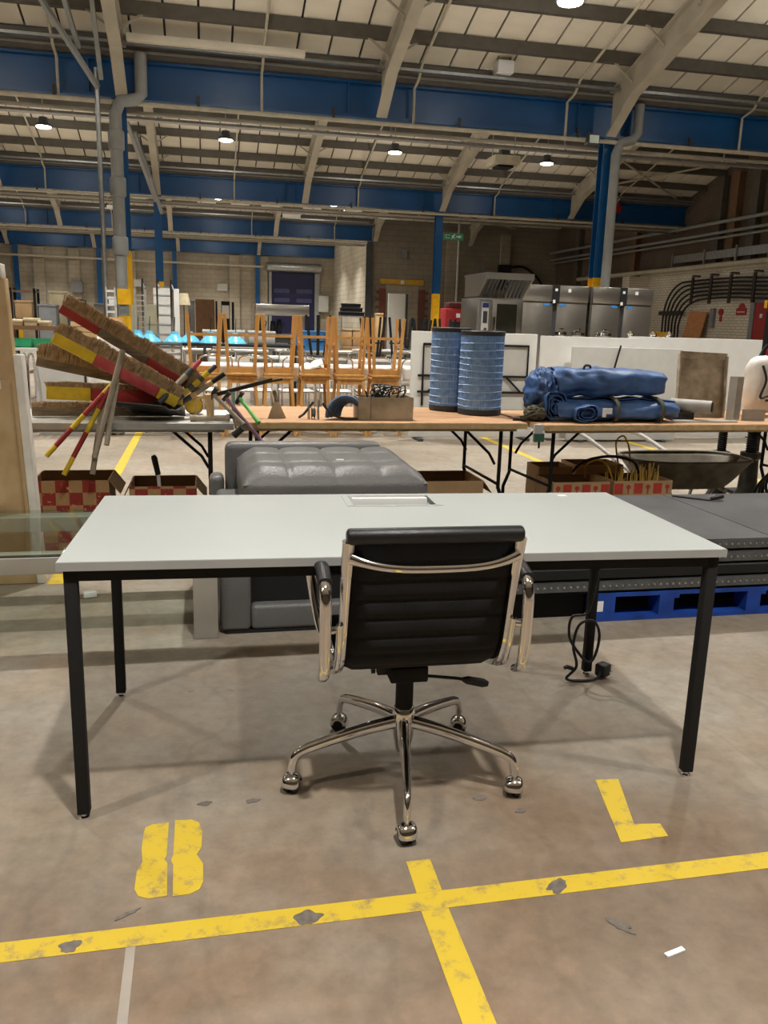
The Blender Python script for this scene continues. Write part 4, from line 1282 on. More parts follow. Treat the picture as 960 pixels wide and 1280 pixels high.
roll('blue_tarpaulin', 'lower blue tarpaulin roll with an olive strap on the plywood table', 2.17, 3.02, 4.97, .815, .15, .072, 3.2, .4, straps=(2.55, 2.86))
roll('blue_tarpaulin', 'upper blue tarpaulin roll lying on top of the other roll', 2.16, 2.93, 5.03, .985, .14, .092, 3.4, 1.7)
roll('blue_tarpaulin', 'short upright end of a blue tarpaulin roll bulging at the side of the stack', 4.88, 5.2, 2.16, .84, .085, .098, 2.6, .9, axis='y')
roll('blue_tarpaulin', 'thin curled blue tarpaulin end low at the front of the stack', 4.80, 4.86, 2.34, .80, .085, .055, 2.4, 2.2, axis='y')
def lump(label, c, r, seed, mk='tarp'):
    t = thing('tarpaulin_bundle', label, 'tarpaulin', (c[0], c[1], c[2] - r[2]))
    def F(u, v):
        th, ph = 2 * PI * u, PI * v
        d_ = Vector((math.sin(ph) * math.cos(th), math.sin(ph) * math.sin(th), math.cos(ph)))
        n_ = 0
        for k_, a_ in ((2.2, .38), (5, .2), (10, .09)):
            n_ -= a_ * abs(noise.noise(d_ * k_ + Vector((seed, 0, 0))))
        q_ = 1.12 + n_
        return (c[0] + r[0] * d_.x * q_, c[1] + r[1] * d_.y * q_, max(c[2] - r[2], c[2] + r[2] * d_.z * q_))
    MB().grid(F, 60, 40).build('crumpled_sheet', M[mk], t, smooth=60)
lump('crumpled blue tarpaulin bundle at the strap end of the stack', (2.13, 5.06, .905), (.11, .16, .16), 3.1)
lump('crumpled dark tarpaulin scrap under the crumpled blue bundle', (2.04, 4.93, .79), (.07, .08, .05), 8.3, 'olive')
t = thing('olive_strap', 'olive canvas strap trailing from the tarpaulin stack onto the plywood', 'strap', (2.05, 4.95, TZ))
MB().tube(smoothpath([(2.12, 4.92, .87), (2.05, 4.90, .82), (1.99, 4.91, .765), (1.94, 4.93, .752)], 6), .022, 6, sx=.4).build('webbing', M['olive'], t, smooth=60)
MB().tube([(1.95, 4.93, .752), (1.90, 4.95, .75)], .014, 6).build('buckle', M['iron'], t)
t = tag(MB().box(2.44, 2.50, 4.80, 4.812, .80, .835).box(2.44, 2.46, 4.80, 4.812, .78, .80).build('white_patch', M['whitep']), 'small white torn patch on the front of the lower tarpaulin', 'label')
tag(MB().tube(smoothpath([(2.38, 5.0, 1.05), (2.385, 5.0, 1.085), (2.42, 5.0, 1.085), (2.425, 5.0, 1.05)], 5), .008, 6).build('grip_loop', M['cable'], smooth=60), 'black carrying loop on top of the upper tarpaulin roll', 'handle')

t = thing('table_clamp', 'small green and white clamp at the join of the plywood tables', 'clamp', (1.97, 4.72, .66))
MB().box(1.945, 2.0, 4.69, 4.715, .69, .745).build('jaw', M['chalk'], t)
MB().box(1.95, 2.01, 4.69, 4.72, .64, .69).build('body', mat('dark_green_clamp', (52, 96, 74), .5), t)
MB().tube([(1.985, 4.705, .64), (1.985, 4.705, .60)], .007, 8).build('screw', M['iron'], t)
# ---- metal sheets right of the tarpaulins
M['tray'] = mat('stained_tin', (206, 194, 172), .6, 0, rgb2=(150, 138, 116), scale=11)
t = thing('metal_tray', 'weathered rectangular metal tray standing on edge beside the tarpaulins', 'tray', (3.42, 5.2, TZ))
R_ = Matrix.Rotation(-.12, 3, 'X')
def P_(x, z, y=0): 
    v = Matrix.Rotation(.03, 3, 'Y') @ (R_ @ Vector((x, y, z)))
    return (3.37 + v.x, 5.22 + v.y, TZ + v.z)
MB().add([P_(-.18, 0), (P_(.18, 0)), P_(.18, .42), P_(-.18, .42), P_(-.18, 0, .006), P_(.18, 0, .006), P_(.18, .42, .006), P_(-.18, .42, .006)],
         [(0, 1, 2, 3), (7, 6, 5, 4), (0, 4, 5, 1), (1, 5, 6, 2), (2, 6, 7, 3), (3, 7, 4, 0)]).build('sheet', M['tray'], t)
for a in ((-.18, 0, -.18, .42), (.18, 0, .18, .42), (-.18, .42, .18, .42)):
    MB().bar(P_(a[0], a[1], -.02), P_(a[2], a[3], -.02), .012, .045).build('rim', M['tray'], t)
t = thing('steel_angle', 'light grey steel angle standing upright next to the metal tray', 'metal sheet', (3.57, 5.1, TZ))
MB().box(3.50, 3.60, 5.08, 5.085, TZ, 1.03).build('plate', M['dirty'], t)
MB().box(3.495, 3.50, 5.0, 5.085, TZ, 1.03).build('plate', M['dirty'], t)
t = tag(MB().bar((3.56, 5.0, .779), (3.72, 4.98, .779), .006, .075).build('steel_strip', M['dirty']), 'grey metal strip on edge lying at the foot of the steel angle', 'metal sheet')
t = thing('metal_pipe', 'short grey metal pipe lying in front of the metal tray', 'pipe', (3.2, 5.0, TZ))
MB().tube([(3.09, 5.12, .835), (3.28, 4.93, .835)], .042, 18).build('tube', M['dirty'], t, smooth=40)
MB().tube([(3.279, 4.931, .835), (3.2815, 4.9285, .835)], .035, 18).build('bore', M['black'], t)
MB().box(3.05, 3.2, 5.0, 5.1, TZ, .79).build('cradle', M['iron'], t)
t = tag(MB().prism([(2.98, 4.88), (3.45, 4.88), (3.5, 5.0), (3.05, 5.02)], 'z', TZ, TZ + .006).build('flat_plate', M['dirty']), 'flat grey plate lying in front of the metal pipe', 'metal sheet')

# ---- sack, carton and cable hoist at the right end
t = thing('white_sack', 'off-white sack with dark cords at the end of the plywood table', 'sack', (3.97, 5.25, .81))
def sack(u, v):
    th, ph = 2 * PI * u, PI * v
    nn = noise.noise(Vector((math.cos(th) * 2, math.sin(th) * 2, ph * 2)))
    r = (.5 + .5 * math.sin(ph) ** .4) * (1 + .1 * nn)
    s = math.sin(ph) ** .5 if 0 < v < 1 else 0
    return (3.93 + .15 * s * math.cos(th) * (1 + .1 * nn), 5.33 + .11 * s * math.sin(th), max(.75, .95 - .20 * math.cos(ph) * (1 + .05 * nn)) + .012)
MB().grid(sack, 28, 18).build('body', M['canvas'], t, smooth=80)
MB().tube(smoothpath([(3.85, 5.24, 1.10), (3.86, 5.2, 1.0), (3.83, 5.2, .88), (3.9, 5.18, .9), (3.98, 5.19, .88), (4.03, 5.19, .86)], 6), .009, 6).tube(smoothpath([(3.93, 5.2, 1.10), (3.96, 5.19, .98), (3.95, 5.19, .88), (3.87, 5.19, .86)], 6), .009, 6).build('cord', M['cable'], t, smooth=60)
t = thing('hoist_post', 'black post with a yellow top behind the white sack', 'post', (4.42, 6.05, 0))
MB().box(4.42, 4.47, 6.0, 6.06, 0, 1.55).build('post', M['black'], t)
MB().box(4.40, 4.49, 5.98, 6.07, 1.52, 1.58).build('cap', M['yellow'], t)
MB().tube(smoothpath([(4.40, 5.98, 1.62), (4.37, 5.97, 1.57), (4.38, 5.97, 1.5), (4.44, 5.97, 1.46)], 6), .014, 8).build('hook', M['iron'], t, smooth=60)
MB().tube(smoothpath([(4.43, 5.97, 1.25), (4.36, 5.96, 1.18), (4.31, 5.96, 1.02), (4.34, 5.96, .9)], 6), .014, 8).build('cable', M['cable'], t, smooth=60)
MB().box(4.42, 4.47, 5.95, 6.0, 1.14, 1.22).build('grip', M['fire'], t)
MB().box(4.32, 4.6, 5.9, 6.2, 0, .03).build('base', M['black'], t)

# ================================================================== UNDER THE TRESTLES
def carton(label, x0, x1, y0, y1, h, flap=True, body='carton'):
    t = thing('cardboard_box', label, 'box', ((x0 + x1) / 2, (y0 + y1) / 2, 0))
    w_ = .006
    MB().box(x0, x1, y0, y0 + w_, 0, h).build('side', M[body], t)
    MB().box(x0, x1, y1 - w_, y1, 0, h).build('side', M['kraft_in'], t)
    MB().box(x0, x0 + w_, y0 + w_, y1 - w_, 0, h).build('side', M[body], t)
    MB().box(x1 - w_, x1, y0 + w_, y1 - w_, 0, h).build('side', M['kraft'], t)
    MB().box(x0 + w_, x1 - w_, y0 + w_, y1 - w_, 0, w_).build('base', M['kraft_in'], t)
    if flap:
        MB().bar((x0, (y0 + y1) / 2, h), (x0 - .05, (y0 + y1) / 2, h - .10), y1 - y0 - .02, .005).build('flap', M['kraft_in'], t)
        MB().bar((x1, (y0 + y1) / 2, h), (x1 + .06, (y0 + y1) / 2, h - .08), y1 - y0 - .02, .005).build('flap', M['kraft_in'], t)
    return t
def SQ(x0, x1, y, h):
    t = [o for o in bpy.data.objects if o.name.startswith('cardboard_box') and o.parent is None][-1]
    t = max((o for o in bpy.data.objects if o.name.startswith('cardboard_box') and o.parent is None), key=lambda o: o.name)
    n = 6
    s = (x1 - x0) / n
    for i in range(n):
        xa = x0 + i * s
        if i % 2 == (0 if x0 > 2.5 else 1):
            MB().box(xa + .004, xa + s - .004, y - .0012, y, h - .085, h - .015).build('printed_square', M['red_print'], t)
        else:
            MB().lathe([(.016, 0), (.016, .0012)], (xa + s / 2, y, h - .04), 12, R=Matrix.Rotation(PI / 2, 3, 'X')).build('printed_mark', M['red_print'], t)
            MB().box(xa + s / 2 - .005, xa + s / 2 + .005, y - .0012, y, h - .085, h - .055).build('printed_mark', M['red_print'], t)
    MB().box(x0 + .002, x1 - .002, y - .0012, y, h - .125, h - .10).build('printed_band', M['red_print'], t)
M['red_print'] = mat('carton_red_print', (196, 70, 54), .7)
carton('open red printed carton under the hanging poles', -.93, -.53, 4.78, 5.12, .415)
carton('open red printed carton with a paint roller handle sticking out', -.43, -.055, 4.86, 5.22, .36)
carton('open plain brown carton between the ottoman and the table legs', 1.33, 1.72, 4.92, 5.3, .36, body='kraft')
carton('low red and cream printed tray carton between the table leg and the wheelbarrow', 2.17, 2.56, 4.86, 5.15, .355, False, 'kraft')
SQ(2.17, 2.56, 4.86, .355)
carton('low red and cream printed tray carton with yellow straw beside the wheelbarrow', 2.60, 3.02, 4.88, 5.18, .355, False, 'kraft')
SQ(2.60, 3.02, 4.88, .355)
carton('plain brown carton with upright flaps behind the printed tray cartons', 2.2, 2.44, 5.18, 5.4, .40, False, 'kraft')
carton('plain brown carton behind the straw filled tray carton', 2.5, 2.85, 5.24, 5.5, .40, False, 'kraft')
t = thing('paint_roller', 'black and white paint roller handle sticking up out of a carton', 'tool', (-.25, 5.05, .1))
MB().tube([(-.25, 5.0, .02), (-.275, 5.02, .40)], .011, 8).build('rod', M['whitep'], t, smooth=50)
MB().tube([(-.275, 5.02, .40), (-.295, 5.03, .50), (-.30, 5.03, .515)], [.016, .018, .012], 10).build('grip', M['rubber'], t, smooth=50)
rnd = random.Random(5)
mb = MB()
for k in range(60):
    x, y = rnd.uniform(2.66, 2.98), rnd.uniform(4.93, 5.13)
    mb.bar((x, y, .02), (x + rnd.uniform(-.06, .06), y + rnd.uniform(-.03, .03), rnd.uniform(.34, .46)), .005, .004)
o = tag(mb.build('straw', mat('yellow_straw', (206, 172, 84), .8)), 'yellow straw standing up in the printed tray carton', 'straw')
o['kind'] = 'stuff'
for k, (p, r, lab) in enumerate((([(2.45, 5.2, .36), (2.46, 5.05, .46), (2.62, 5.0, .50), (2.8, 5.02, .46), (2.86, 5.05, .38)], .010, 'black hose arching out of the printed tray cartons'),
                                 ([(2.50, 5.1, .34), (2.45, 5.0, .44), (2.52, 4.98, .48), (2.6, 5.0, .44), (2.66, 5.02, .34)], .006, 'thin yellow brown wire curving over the tray cartons'),
                                 ([(2.84, 5.3, .40), (2.80, 5.28, .55), (2.84, 5.26, .60), (2.90, 5.28, .52), (2.93, 5.3, .40)], .006, 'thin wire loop standing beside the wheelbarrow'))):
    tag(MB().tube(smoothpath(p, 6), r, 7).build('hose', M['cable'] if k == 0 else M['brick_y'], smooth=60), lab, 'hose')

# ---- wheelbarrow
wb = thing('wheelbarrow', 'grey metal wheelbarrow tray under the plywood table', 'wheelbarrow', (3.48, 5.5, 0))
def tray(u, v):
    th = 2 * PI * u
    rim = v
    rx, ry = .30 + .17 * rim, .16 + .13 * rim
    ca, sa = math.cos(th), math.sin(th)
    x = 3.48 + rx * math.copysign(abs(ca) ** .6, ca)
    y = 5.5 + ry * math.copysign(abs(sa) ** .6, sa)
    return (x, y, .20 + .21 * rim ** 1.2)
MB().grid(tray, 36, 8).build('tray', M['barrow'], wb, smooth=70, solid=.005)
fl = [tray(i / 36, 0) for i in range(36)]
MB().add(fl, [tuple(range(36))]).build('tray_floor', M['barrow'], wb)
MB().tube([tray(i / 36, 1) for i in range(36)], .011, 8, closed=True).build('rim', M['barrow'], wb, smooth=60)
for x, lab in ((3.02, 1), (3.55, 2)):
    MB().tube(smoothpath([(x + .2, 5.35, .18), (x + .17, 5.7, .25), (x + .1, 6.1, .38), (x + .05, 6.4, .46), (x + .03, 6.6, .465)], 6), .017, 10).build('handle', M['dirty'], wb, smooth=60)
    MB().tube([(x + .2, 5.75, .25), (x + .19, 5.8, .012), (x + .19, 5.62, .012), (x + .2, 5.5, .18)], .014, 8).build('stand', M['dirty'], wb, smooth=60)
MB().lathe([(.07, -.03), (.095, -.025), (.10, 0), (.095, .025), (.07, .03)], (3.40, 5.62, .10), 22, R=Matrix.Rotation(PI / 2, 3, 'Y')).build('wheel', M['rubber'], wb, smooth=50)
# screw jack posts
for (x, y, lab) in ((4.02, 5.85, 'black screw jack post standing behind the wheelbarrow'), (4.24, 5.78, 'thicker black screw jack post beside the other jack')):
    t = thing('screw_jack', lab, 'jack', (x, y, 0))
    s = 1.0 if x < 4.1 else 1.25
    MB().lathe([(.10 * s, 0), (.09 * s, .03), (.06 * s, .10), (.05 * s, .34), (.065 * s, .36), (.065 * s, .40)], (x, y, 0), 16).build('pedestal', M['iron'], t, smooth=40)
    pr = [(.03 * s, .40)]
    for i in range(10):
        pr += [(.038 * s, .41 + i * .018), (.030 * s, .419 + i * .018)]
    MB().lathe(pr + [(.03 * s, .60)], (x, y, 0), 14).build('screw', M['black'], t)
    MB().lathe([(.05 * s, .60), (.075 * s, .61), (.075 * s, .66), (.05 * s, .68)], (x, y, 0), 16).build('head', M['black'], t, smooth=40)
for k in range(3):
    c = (4.12 + .05 * k, 5.35, .16 + .05 * k)
    tag(MB().tube([(c[0] + .13 * math.cos(a), c[1] + .03 * math.sin(2 * a), c[2] + .15 * math.sin(a)) for a in [2 * PI * i / 24 for i in range(24)]], .012, 7, closed=True).build('cable_coil', M['cable'], smooth=60), 'black cable coil hanging under the end of the plywood table', 'cable', 'cable coils')

# ================================================================== OTTOMAN
ot = thing('tipped_ottoman', 'grey leather ottoman tipped on its side with black underside showing', 'ottoman', (.53, 3.8, 0))
OX0, OX1 = .05, 1.04
MB().box(OX0, OX0 + .13, 3.40, 3.50, .012, .46).build('border', M['leather_g'], ot, bevel=.02, seg=3)
MB().box(OX1 - .13, OX1, 3.40, 3.50, .012, .46).build('border', M['leather_g'], ot, bevel=.02, seg=3)
MB().box(OX0 + .13, OX1 - .13, 3.40, 3.50, .012, .125).build('border', M['leather_g'], ot, bevel=.02, seg=3)
MB().box(OX0 + .13, OX1 - .13, 3.40, 3.50, .36, .46).build('border', M['leather_g'], ot, bevel=.02, seg=3)
MB().box(OX0 + .13, OX1 - .13, 3.45, 3.46, .125, .36).build('dust_cover', M['black'], ot)
MB().box(OX0, OX1, 3.50, 4.30, .012, .46).build('body', M['leather_g'], ot, bevel=.03, seg=3)
MB().box(OX0 + .02, OX1 - .02, 3.404, 3.5, 0, .013).build('piping', M['black'], ot)
ot2 = thing('tufted_ottoman', 'grey leather ottoman with tufted square cushions on top of the tipped one', 'ottoman', (.56, 3.95, .46))
UX0, UX1, UY0, UY1 = .155, 1.0, 3.60, 4.30
MB().box(UX0, UX1, UY0, UY1, .462, .625).build('body', M['leather_g'], ot2, bevel=.035, seg=3)
nx, ny = 4, 3
def tuft(u, v):
    x = UX0 + .004 + (UX1 - UX0 - .008) * u
    y = UY0 + .004 + (UY1 - UY0 - .008) * v
    fx = abs(math.sin(PI * u * nx)) ** .35
    fy = abs(math.sin(PI * v * ny)) ** .35
    q = fx * fy
    e = min(1, min(u, 1 - u) * 10) ** .5 * min(1, min(v, 1 - v) * 8) ** .5
    return (x, y, .605 + (.055 + .016 * q) * e + .012 * v)
MB().grid(tuft, 64, 48).build('tufted_top', M['leather_g'], ot2, smooth=80)
MB().box(.60, .635, 3.80, 3.82, .682, .686).build('paper_tag', M['whitep'], ot2)
tag(MB().box(.10, .93, 4.33, 4.44, .0, .69).build('leather_cushion', M['leather_g'], bevel=.04, seg=3), 'grey leather back cushion standing upright behind the tufted ottoman', 'cushion')
tag(MB().box(.02, .095, 4.30, 4.46, .0, .52).build('arm_cushion', M['leather_g'], bevel=.03, seg=3), 'low grey leather arm block beside the tufted ottoman', 'cushion')

# ================================================================== GLASS TABLE
gt = thing('glass_table', 'low brushed metal table with a clear glass top behind the desk corner', 'table', (-.9, 3.75, 0))
GX0, GX1, GY0, GY1 = -1.95, .04, 3.36, 4.16
for a in ((GX0, GX1, GY0, GY0 + .10), (GX0, GX1, GY1 - .10, GY1), (GX0, GX0 + .1, GY0 + .1, GY1 - .1), (GX1 - .1, GX1, GY0 + .1, GY1 - .1)):
    MB().box(*a, .305, .375).build('rail', M['clay'], gt, bevel=.003)
for x in (GX0, GX1 - .1):
    for y in (GY0, GY1 - .1):
        MB().box(x, x + .1, y, y + .1, 0, .305).build('leg', M['clay'], gt, bevel=.003)
MB().box(GX0 + .005, GX1 - .005, GY0 + .005, GY1 - .005, .379, .391).build('glass_top', M['glass'], gt)
MB().box(GX0 + .005, GX1 - .005, GY0 + .005, GY0 + .03, .3752, .3788).build('gasket', M['black'], gt)

# ================================================================== WRAPPED BOARD
wbd = thing('wrapped_board', 'tall board wrapped in brown paper and white film leaning beside the glass table', 'board', (-1.1, 4.30, 0))
def brd(x0, x1, y0, y1, z0, z1, lean=.045):
    """x shift with height: leans away to the left"""
    def s(z): return -lean * z
    def t_(z): return .04 * z
    V = []
    for z in (z0, z1):
        for x, y in ((x0, y0), (x1, y0), (x1, y1), (x0, y1)):
            V.append((x + s(z), y + t_(z), z))
    return MB().add(V, [(3, 2, 1, 0), (4, 5, 6, 7), (0, 1, 5, 4), (1, 2, 6, 5), (2, 3, 7, 6), (3, 0, 4, 7)])
brd(-1.75, -.83, 4.22, 4.30, 0, 1.47).build('panel', M['paper'], wbd, bevel=.006)
brd(-.83, -.792, 4.215, 4.305, 0, 1.12).build('white_edge', M['paper_w'], wbd, bevel=.006)
brd(-1.75, -.84, 4.21, 4.31, 1.47, 1.535).build('white_top', M['paper_w'], wbd, bevel=.006)
brd(-.935, -.895, 4.212, 4.2195, .95, 1.47).build('tape_strip', M['paper_w'], wbd)
def crump(u, v):
    z = .25 + .75 * v
    x = -1.25 + .40 * u
    n_ = noise.noise(Vector((x * 6, z * 5, 1)))
    e = min(1, 5 * min(u, 1 - u)) * min(1, 5 * min(v, 1 - v))
    return (x - .045 * z, 4.216 + .04 * z - (.012 + .05 * abs(n_)) * e, z)
MB().grid(crump, 20, 26).build('loose_paper', M['paper'], wbd, smooth=50, solid=.002)

# ================================================================== PALLET AND STAGE BOARDS
pl = thing('blue_pallet', 'blue wooden pallet under the stacked black stage boards', 'pallet', (2.3, 3.85, 0))
PX0, PX1, PY0, PY1 = 1.735, 3.35, 3.33, 4.38
for y in (PY0, (PY0 + PY1) / 2 - .05, PY1 - .1):
    MB().box(PX0, PX1, y, y + .1, 0, .02).build('bottom_board', M['pblue'], pl)
    for x in (1.735, 2.06, 2.52, 3.2):
        MB().box(x, x + (.10 if x < 2 else .075), y, y + .1, .02, .10).build('block', M['pblue'], pl)
for y in [PY0 + i * .119 for i in range(9)]:
    MB().box(PX0, PX1, y, y + .1, .118, .136).build('deck_board', M['pblue'], pl)
for x in (1.735, 2.06, 2.52, 3.2):
    MB().box(x, x + .1, PY0, PY1, .10, .118).build('stringer_board', M['pblue'], pl)
MB().box(1.738, 1.775, PY0 - .0015, PY0, .05, .10).build('torn_label', M['whitep'], pl)
t = thing('black_skid', 'low black skid under the end of the stage boards beside the blue pallet', 'skid', (1.45, 3.85, 0))
MB().box(1.16, 1.72, 3.40, 4.30, .11, .136).build('deck', M['black'], t)
for y in (3.42, 3.8, 4.2):
    MB().box(1.16, 1.72, y, y + .08, 0, .11).build('runner', M['black'], t)
z = .1365
labs = ['lowest', 'second', 'third', 'topmost']
for k in range(4):
    for h, (xa, xb) in enumerate(((1.13, 2.628), (2.634, 3.38))):
        jx, jy = random.uniform(-.01, .01), random.uniform(-.006, .006)
        t = thing('stage_board', '%s black stage board in the %s stack on the blue pallet' % (labs[k], ('wider', 'narrower')[h]), 'board', ((xa + xb) / 2, 3.85, z))
        y0_ = 3.335 + jy
        MB().box(xa, xb, y0_ + .004, 4.335 + jy, z + .012, z + .0595).build('core', M['mats'], t)
        MB().box(xa, xb, y0_ + .018, 4.335 + jy, z, z + .012).build('foot_strip', M['black'], t)
        es = MB().box(xa, xb, y0_, y0_ + .004, z + .014, z + .054).build('studded_edge', M['mat_edge'] if k != 1 else M['black'], t)
        if k in (0, 2, 3):
            mb = MB()
            x = xa + .03
            while x < xb - .02:
                mb.lathe([(.0065, 0), (.005, .003), (.002, .0045)], (x, y0_, z + .034), 8, R=Matrix.Rotation(PI / 2, 3, 'X'))
                x += .032
            mb.build('studs', M['galv'], es)
    z += .0605
t = thing('lifting_strap', 'black webbing strap with a hook lying on the stage boards', 'strap', (2.8, 4.2, .385))
MB().bar((2.66, 4.29, .3825), (2.82, 4.15, .3825), .03, .004).build('webbing', M['cable'], t)
MB().tube(smoothpath([(2.82, 4.15, .39), (2.86, 4.14, .40), (2.90, 4.16, .40), (2.88, 4.19, .395)], 5), .012, 8).build('hook', M['rubber'], t, smooth=60)

# ================================================================== STOOLS
st = thing('wooden_stool', 'honey oak bar stool standing upright under an upturned one behind the plywood table', 'stool', (0, 0, 0), 0, 'oak stools stacked in pairs')
HS = .685
MB().box(-.175, .175, -.165, .165, HS - .03, HS).build('seat', M['oak'], st, bevel=.008)
MB().box(-.15, .15, -.14, -.12, HS - .085, HS - .03).box(-.15, .15, .12, .14, HS - .085, HS - .03).box(-.15, -.13, -.12, .12, HS - .085, HS - .03).box(.13, .15, -.12, .12, HS - .085, HS - .03).build('apron', M['oak'], st)
for sx in (-1, 1):
    for sy in (-1, 1):
        a, b2 = (sx * .145, sy * .135, HS - .03), (sx * .186, sy * .18, 0)
        MB().bar(a, b2, .034, .034, up=(0, 1, 0)).build('leg', M['oak'], st)
for s in (-1, 1):
    MB().box(-.165, .165, s * .158 - .012, s * .158 + .012, .225, .25).build('stretcher', M['oak'], st)
    MB().box(s * .172 - .012, s * .172 + .012, -.15, .15, .30, .325).build('stretcher', M['oak'], st)
reg(st)
XS = [.02, .436, .85, 1.27, 1.69, 2.11]
for i, x in enumerate(XS):
    loc = (x, 9.85 + .03 * (i % 2), 0)
    lab = 'upright oak bar stool at the bottom of the %s stack from the folded table' % ORD[5 - i]
    if i == 0:
        st.location = loc
        st['label'] = lab
    else: copy_tree(st, None, loc, (0, 0, random.uniform(-.05, .05)), lab)
    copy_tree(st, None, (x + random.uniform(-.01, .01), 9.85, 2 * HS + .002), (PI, 0, random.uniform(-.05, .05)), 'upturned oak bar stool on top of the %s stack from the folded table' % ORD[5 - i])
t = thing('folded_cloth', 'folded off-white cloth lying between the legs of an upturned stool', 'cloth', (1.27, 9.85, HS * 1 + .04))
def cl(u, v):
    n_ = noise.noise(Vector((u * 4, v * 4, 3)))
    return (1.10 + .26 * u, 9.72 + .25 * v, HS + .035 + .06 * math.sin(PI * v) + .10 * u + .05 * n_)
MB().grid(cl, 14, 14).build('cloth', M['canvas'], t, smooth=80, solid=.01)

# ================================================================== FOLDED TABLES AND WHITE BOARDS
ft = thing('folded_table', 'white folding table stood on edge showing its grey underside and black frame', 'table', (3.08, 9.35, 0))
MB().box(2.32, 3.84, 9.36, 9.39, .03, 1.24).build('tabletop', M['white'], ft, bevel=.006)
MB().box(2.45, 3.74, 9.355, 9.36, .36, 1.1).build('underside', M['chalk'], ft)
MB().tube([(2.46, 9.34, .40), (2.46, 9.34, 1.10), (3.73, 9.34, 1.10), (3.73, 9.34, .40)], .014, 8).build('frame', M['blackp'], ft)
for z in (.745, .56):
    MB().tube([(2.40, 9.335, z), (3.80, 9.335, z)], .013, 8).build('leg_tube', M['blackp'], ft)
MB().tube([(2.52, 9.33, .56), (2.72, 9.33, .745)], .012, 8).tube([(3.66, 9.33, .56), (3.46, 9.33, .745)], .012, 8).build('brace', M['blackp'], ft)
for x in (2.4, 3.7):
    MB().box(x, x + .06, 9.2, 9.5, 0, .03).build('foot', M['dgrey'], ft)
def board(x0, x1, y, z1, label, mk='white'):
    t = thing('white_board', label, 'board', ((x0 + x1) / 2, y, 0))
    MB().box(x0, x1, y, y + .03, .025, z1).build('panel', M[mk], t, bevel=.004)
    for x in (x0 + .15, x1 - .2):
        MB().box(x, x + .05, y - .05, y + .10, 0, .025).build('foot', M['dgrey'], t)
board(3.86, 5.12, 9.30, 1.225, 'large white board standing on edge next to the folded table')
board(5.06, 7.08, 9.45, 1.245, 'longest white board standing furthest along behind the metal tray')
board(4.19, 5.62, 9.14, 1.115, 'lower pale grey board standing in front of the large white boards', 'chalk')
tag(MB().tube([(4.70, 9.1, .80), (4.775, 9.1, 1.14)], .012, 6).build('black_stick', M['cable']), 'thin black stick leaning on the lower pale grey board', 'stick')

# ================================================================== FRIDGES AND OVEN
def fridge(label, x0, x1):
    t = thing('steel_fridge', label, 'fridge', ((x0 + x1) / 2, 12.95, 0))
    MB().box(x0, x1, 12.64, 13.35, .1, 1.975).build('body', M['steel'], t)
    mid = (x0 + x1) / 2
    for a, b2 in ((x0 + .01, mid - .035), (mid + .035, x1 - .01)):
        dr = MB().box(a, b2, 12.60, 12.64, .15, 1.70).build('door', M['steel'], t, bevel=.004)
        MB().box(a, b2, 12.585, 12.64, 1.72, 1.97).build('header', M['steel'], t, bevel=.004)
    MB().box(mid - .06, mid + .06, 12.575, 12.64, 1.70, 1.975).build('control_panel', M['black'], t)
    MB().box(mid - .035, mid + .035, 12.63, 12.64, .15, 1.70).build('door_gap', M['dgrey'], t)
    MB().box(mid - .02, mid + .02, 12.57, 12.575, 1.88, 1.92).box(mid - .05, mid - .01, 12.57, 12.575, 1.70, 1.75).build('white_label', M['whitep'], t)
    MB().box(mid + .2, mid + .25, 12.58, 12.585, 1.87, 1.92).build('white_label', M['whitep'], t)
    for x in (mid - .14, mid + .13):
        MB().prism([(x + .06 * math.cos(a), 1.675 + .022 * math.sin(a)) for a in [2 * PI * i / 14 for i in range(14)]], 'y', 12.595, 12.6).build('blue_badge', M['blue_sign'], t)
    for x in (x0 + .06, x1 - .06):
        for y in (12.72, 13.28):
            MB().lathe([(.025, 0), (.025, .1)], (x, y, 0), 10).build('foot', M['black'], t)
fridge('stainless double door fridge next to the combi oven', 4.86, 5.98)
fridge('stainless double door fridge in front of the blue column', 6.04, 7.10)
ov = thing('combi_oven', 'stainless combi oven with a sloping hood and dark glass door', 'oven', (4.28, 12.3, 0))
MB().box(3.93, 4.64, 11.95, 12.75, .75, 1.72).build('body', M['steel'], ov, bevel=.005)
MB().box(3.95, 4.62, 12.0, 12.7, 0, .75).build('stand', M['steel'], ov)
cp = MB().box(3.96, 4.13, 11.93, 11.95, .80, 1.70).build('control_panel', M['mgrey'], ov)
MB().box(3.995, 4.10, 11.922, 11.93, 1.22, 1.66).build('display_surround', M['whitep'], cp)
MB().box(4.0, 4.095, 11.916, 11.922, 1.58, 1.65).build('blue_badge', mat('dark_blue_badge', (46, 62, 130), .4), cp)
MB().box(4.015, 4.08, 11.916, 11.922, 1.36, 1.53).build('display', M['dgrey'], cp)
MB().lathe([(.028, 0), (.024, .03)], (4.048, 11.92, 1.27), 16, R=Matrix.Rotation(PI / 2, 3, 'X')).build('knob', M['chrome'], cp, smooth=40)
dr = MB().box(4.15, 4.60, 11.915, 11.95, .80, 1.70).build('door', M['steel'], ov, bevel=.004)
MB().box(4.22, 4.53, 11.908, 11.915, .90, 1.64).build('glass', M['oven_glass'], dr)
MB().box(4.16, 4.19, 11.87, 11.90, 1.15, 1.45).build('handle', M['chrome'], dr)
for xa in (3.93, 4.62):
    MB().prism([(11.62, 1.97), (11.62, 2.03), (12.6, 2.06), (12.6, 1.74), (11.95, 1.74)], 'x', xa, xa + .02).build('hood_side', M['steel'], ov)
MB().box(3.92, 4.65, 11.60, 12.62, 2.03, 2.06).box(3.92, 4.65, 11.60, 11.62, 1.97, 2.03).build('hood_top', M['steel'], ov)
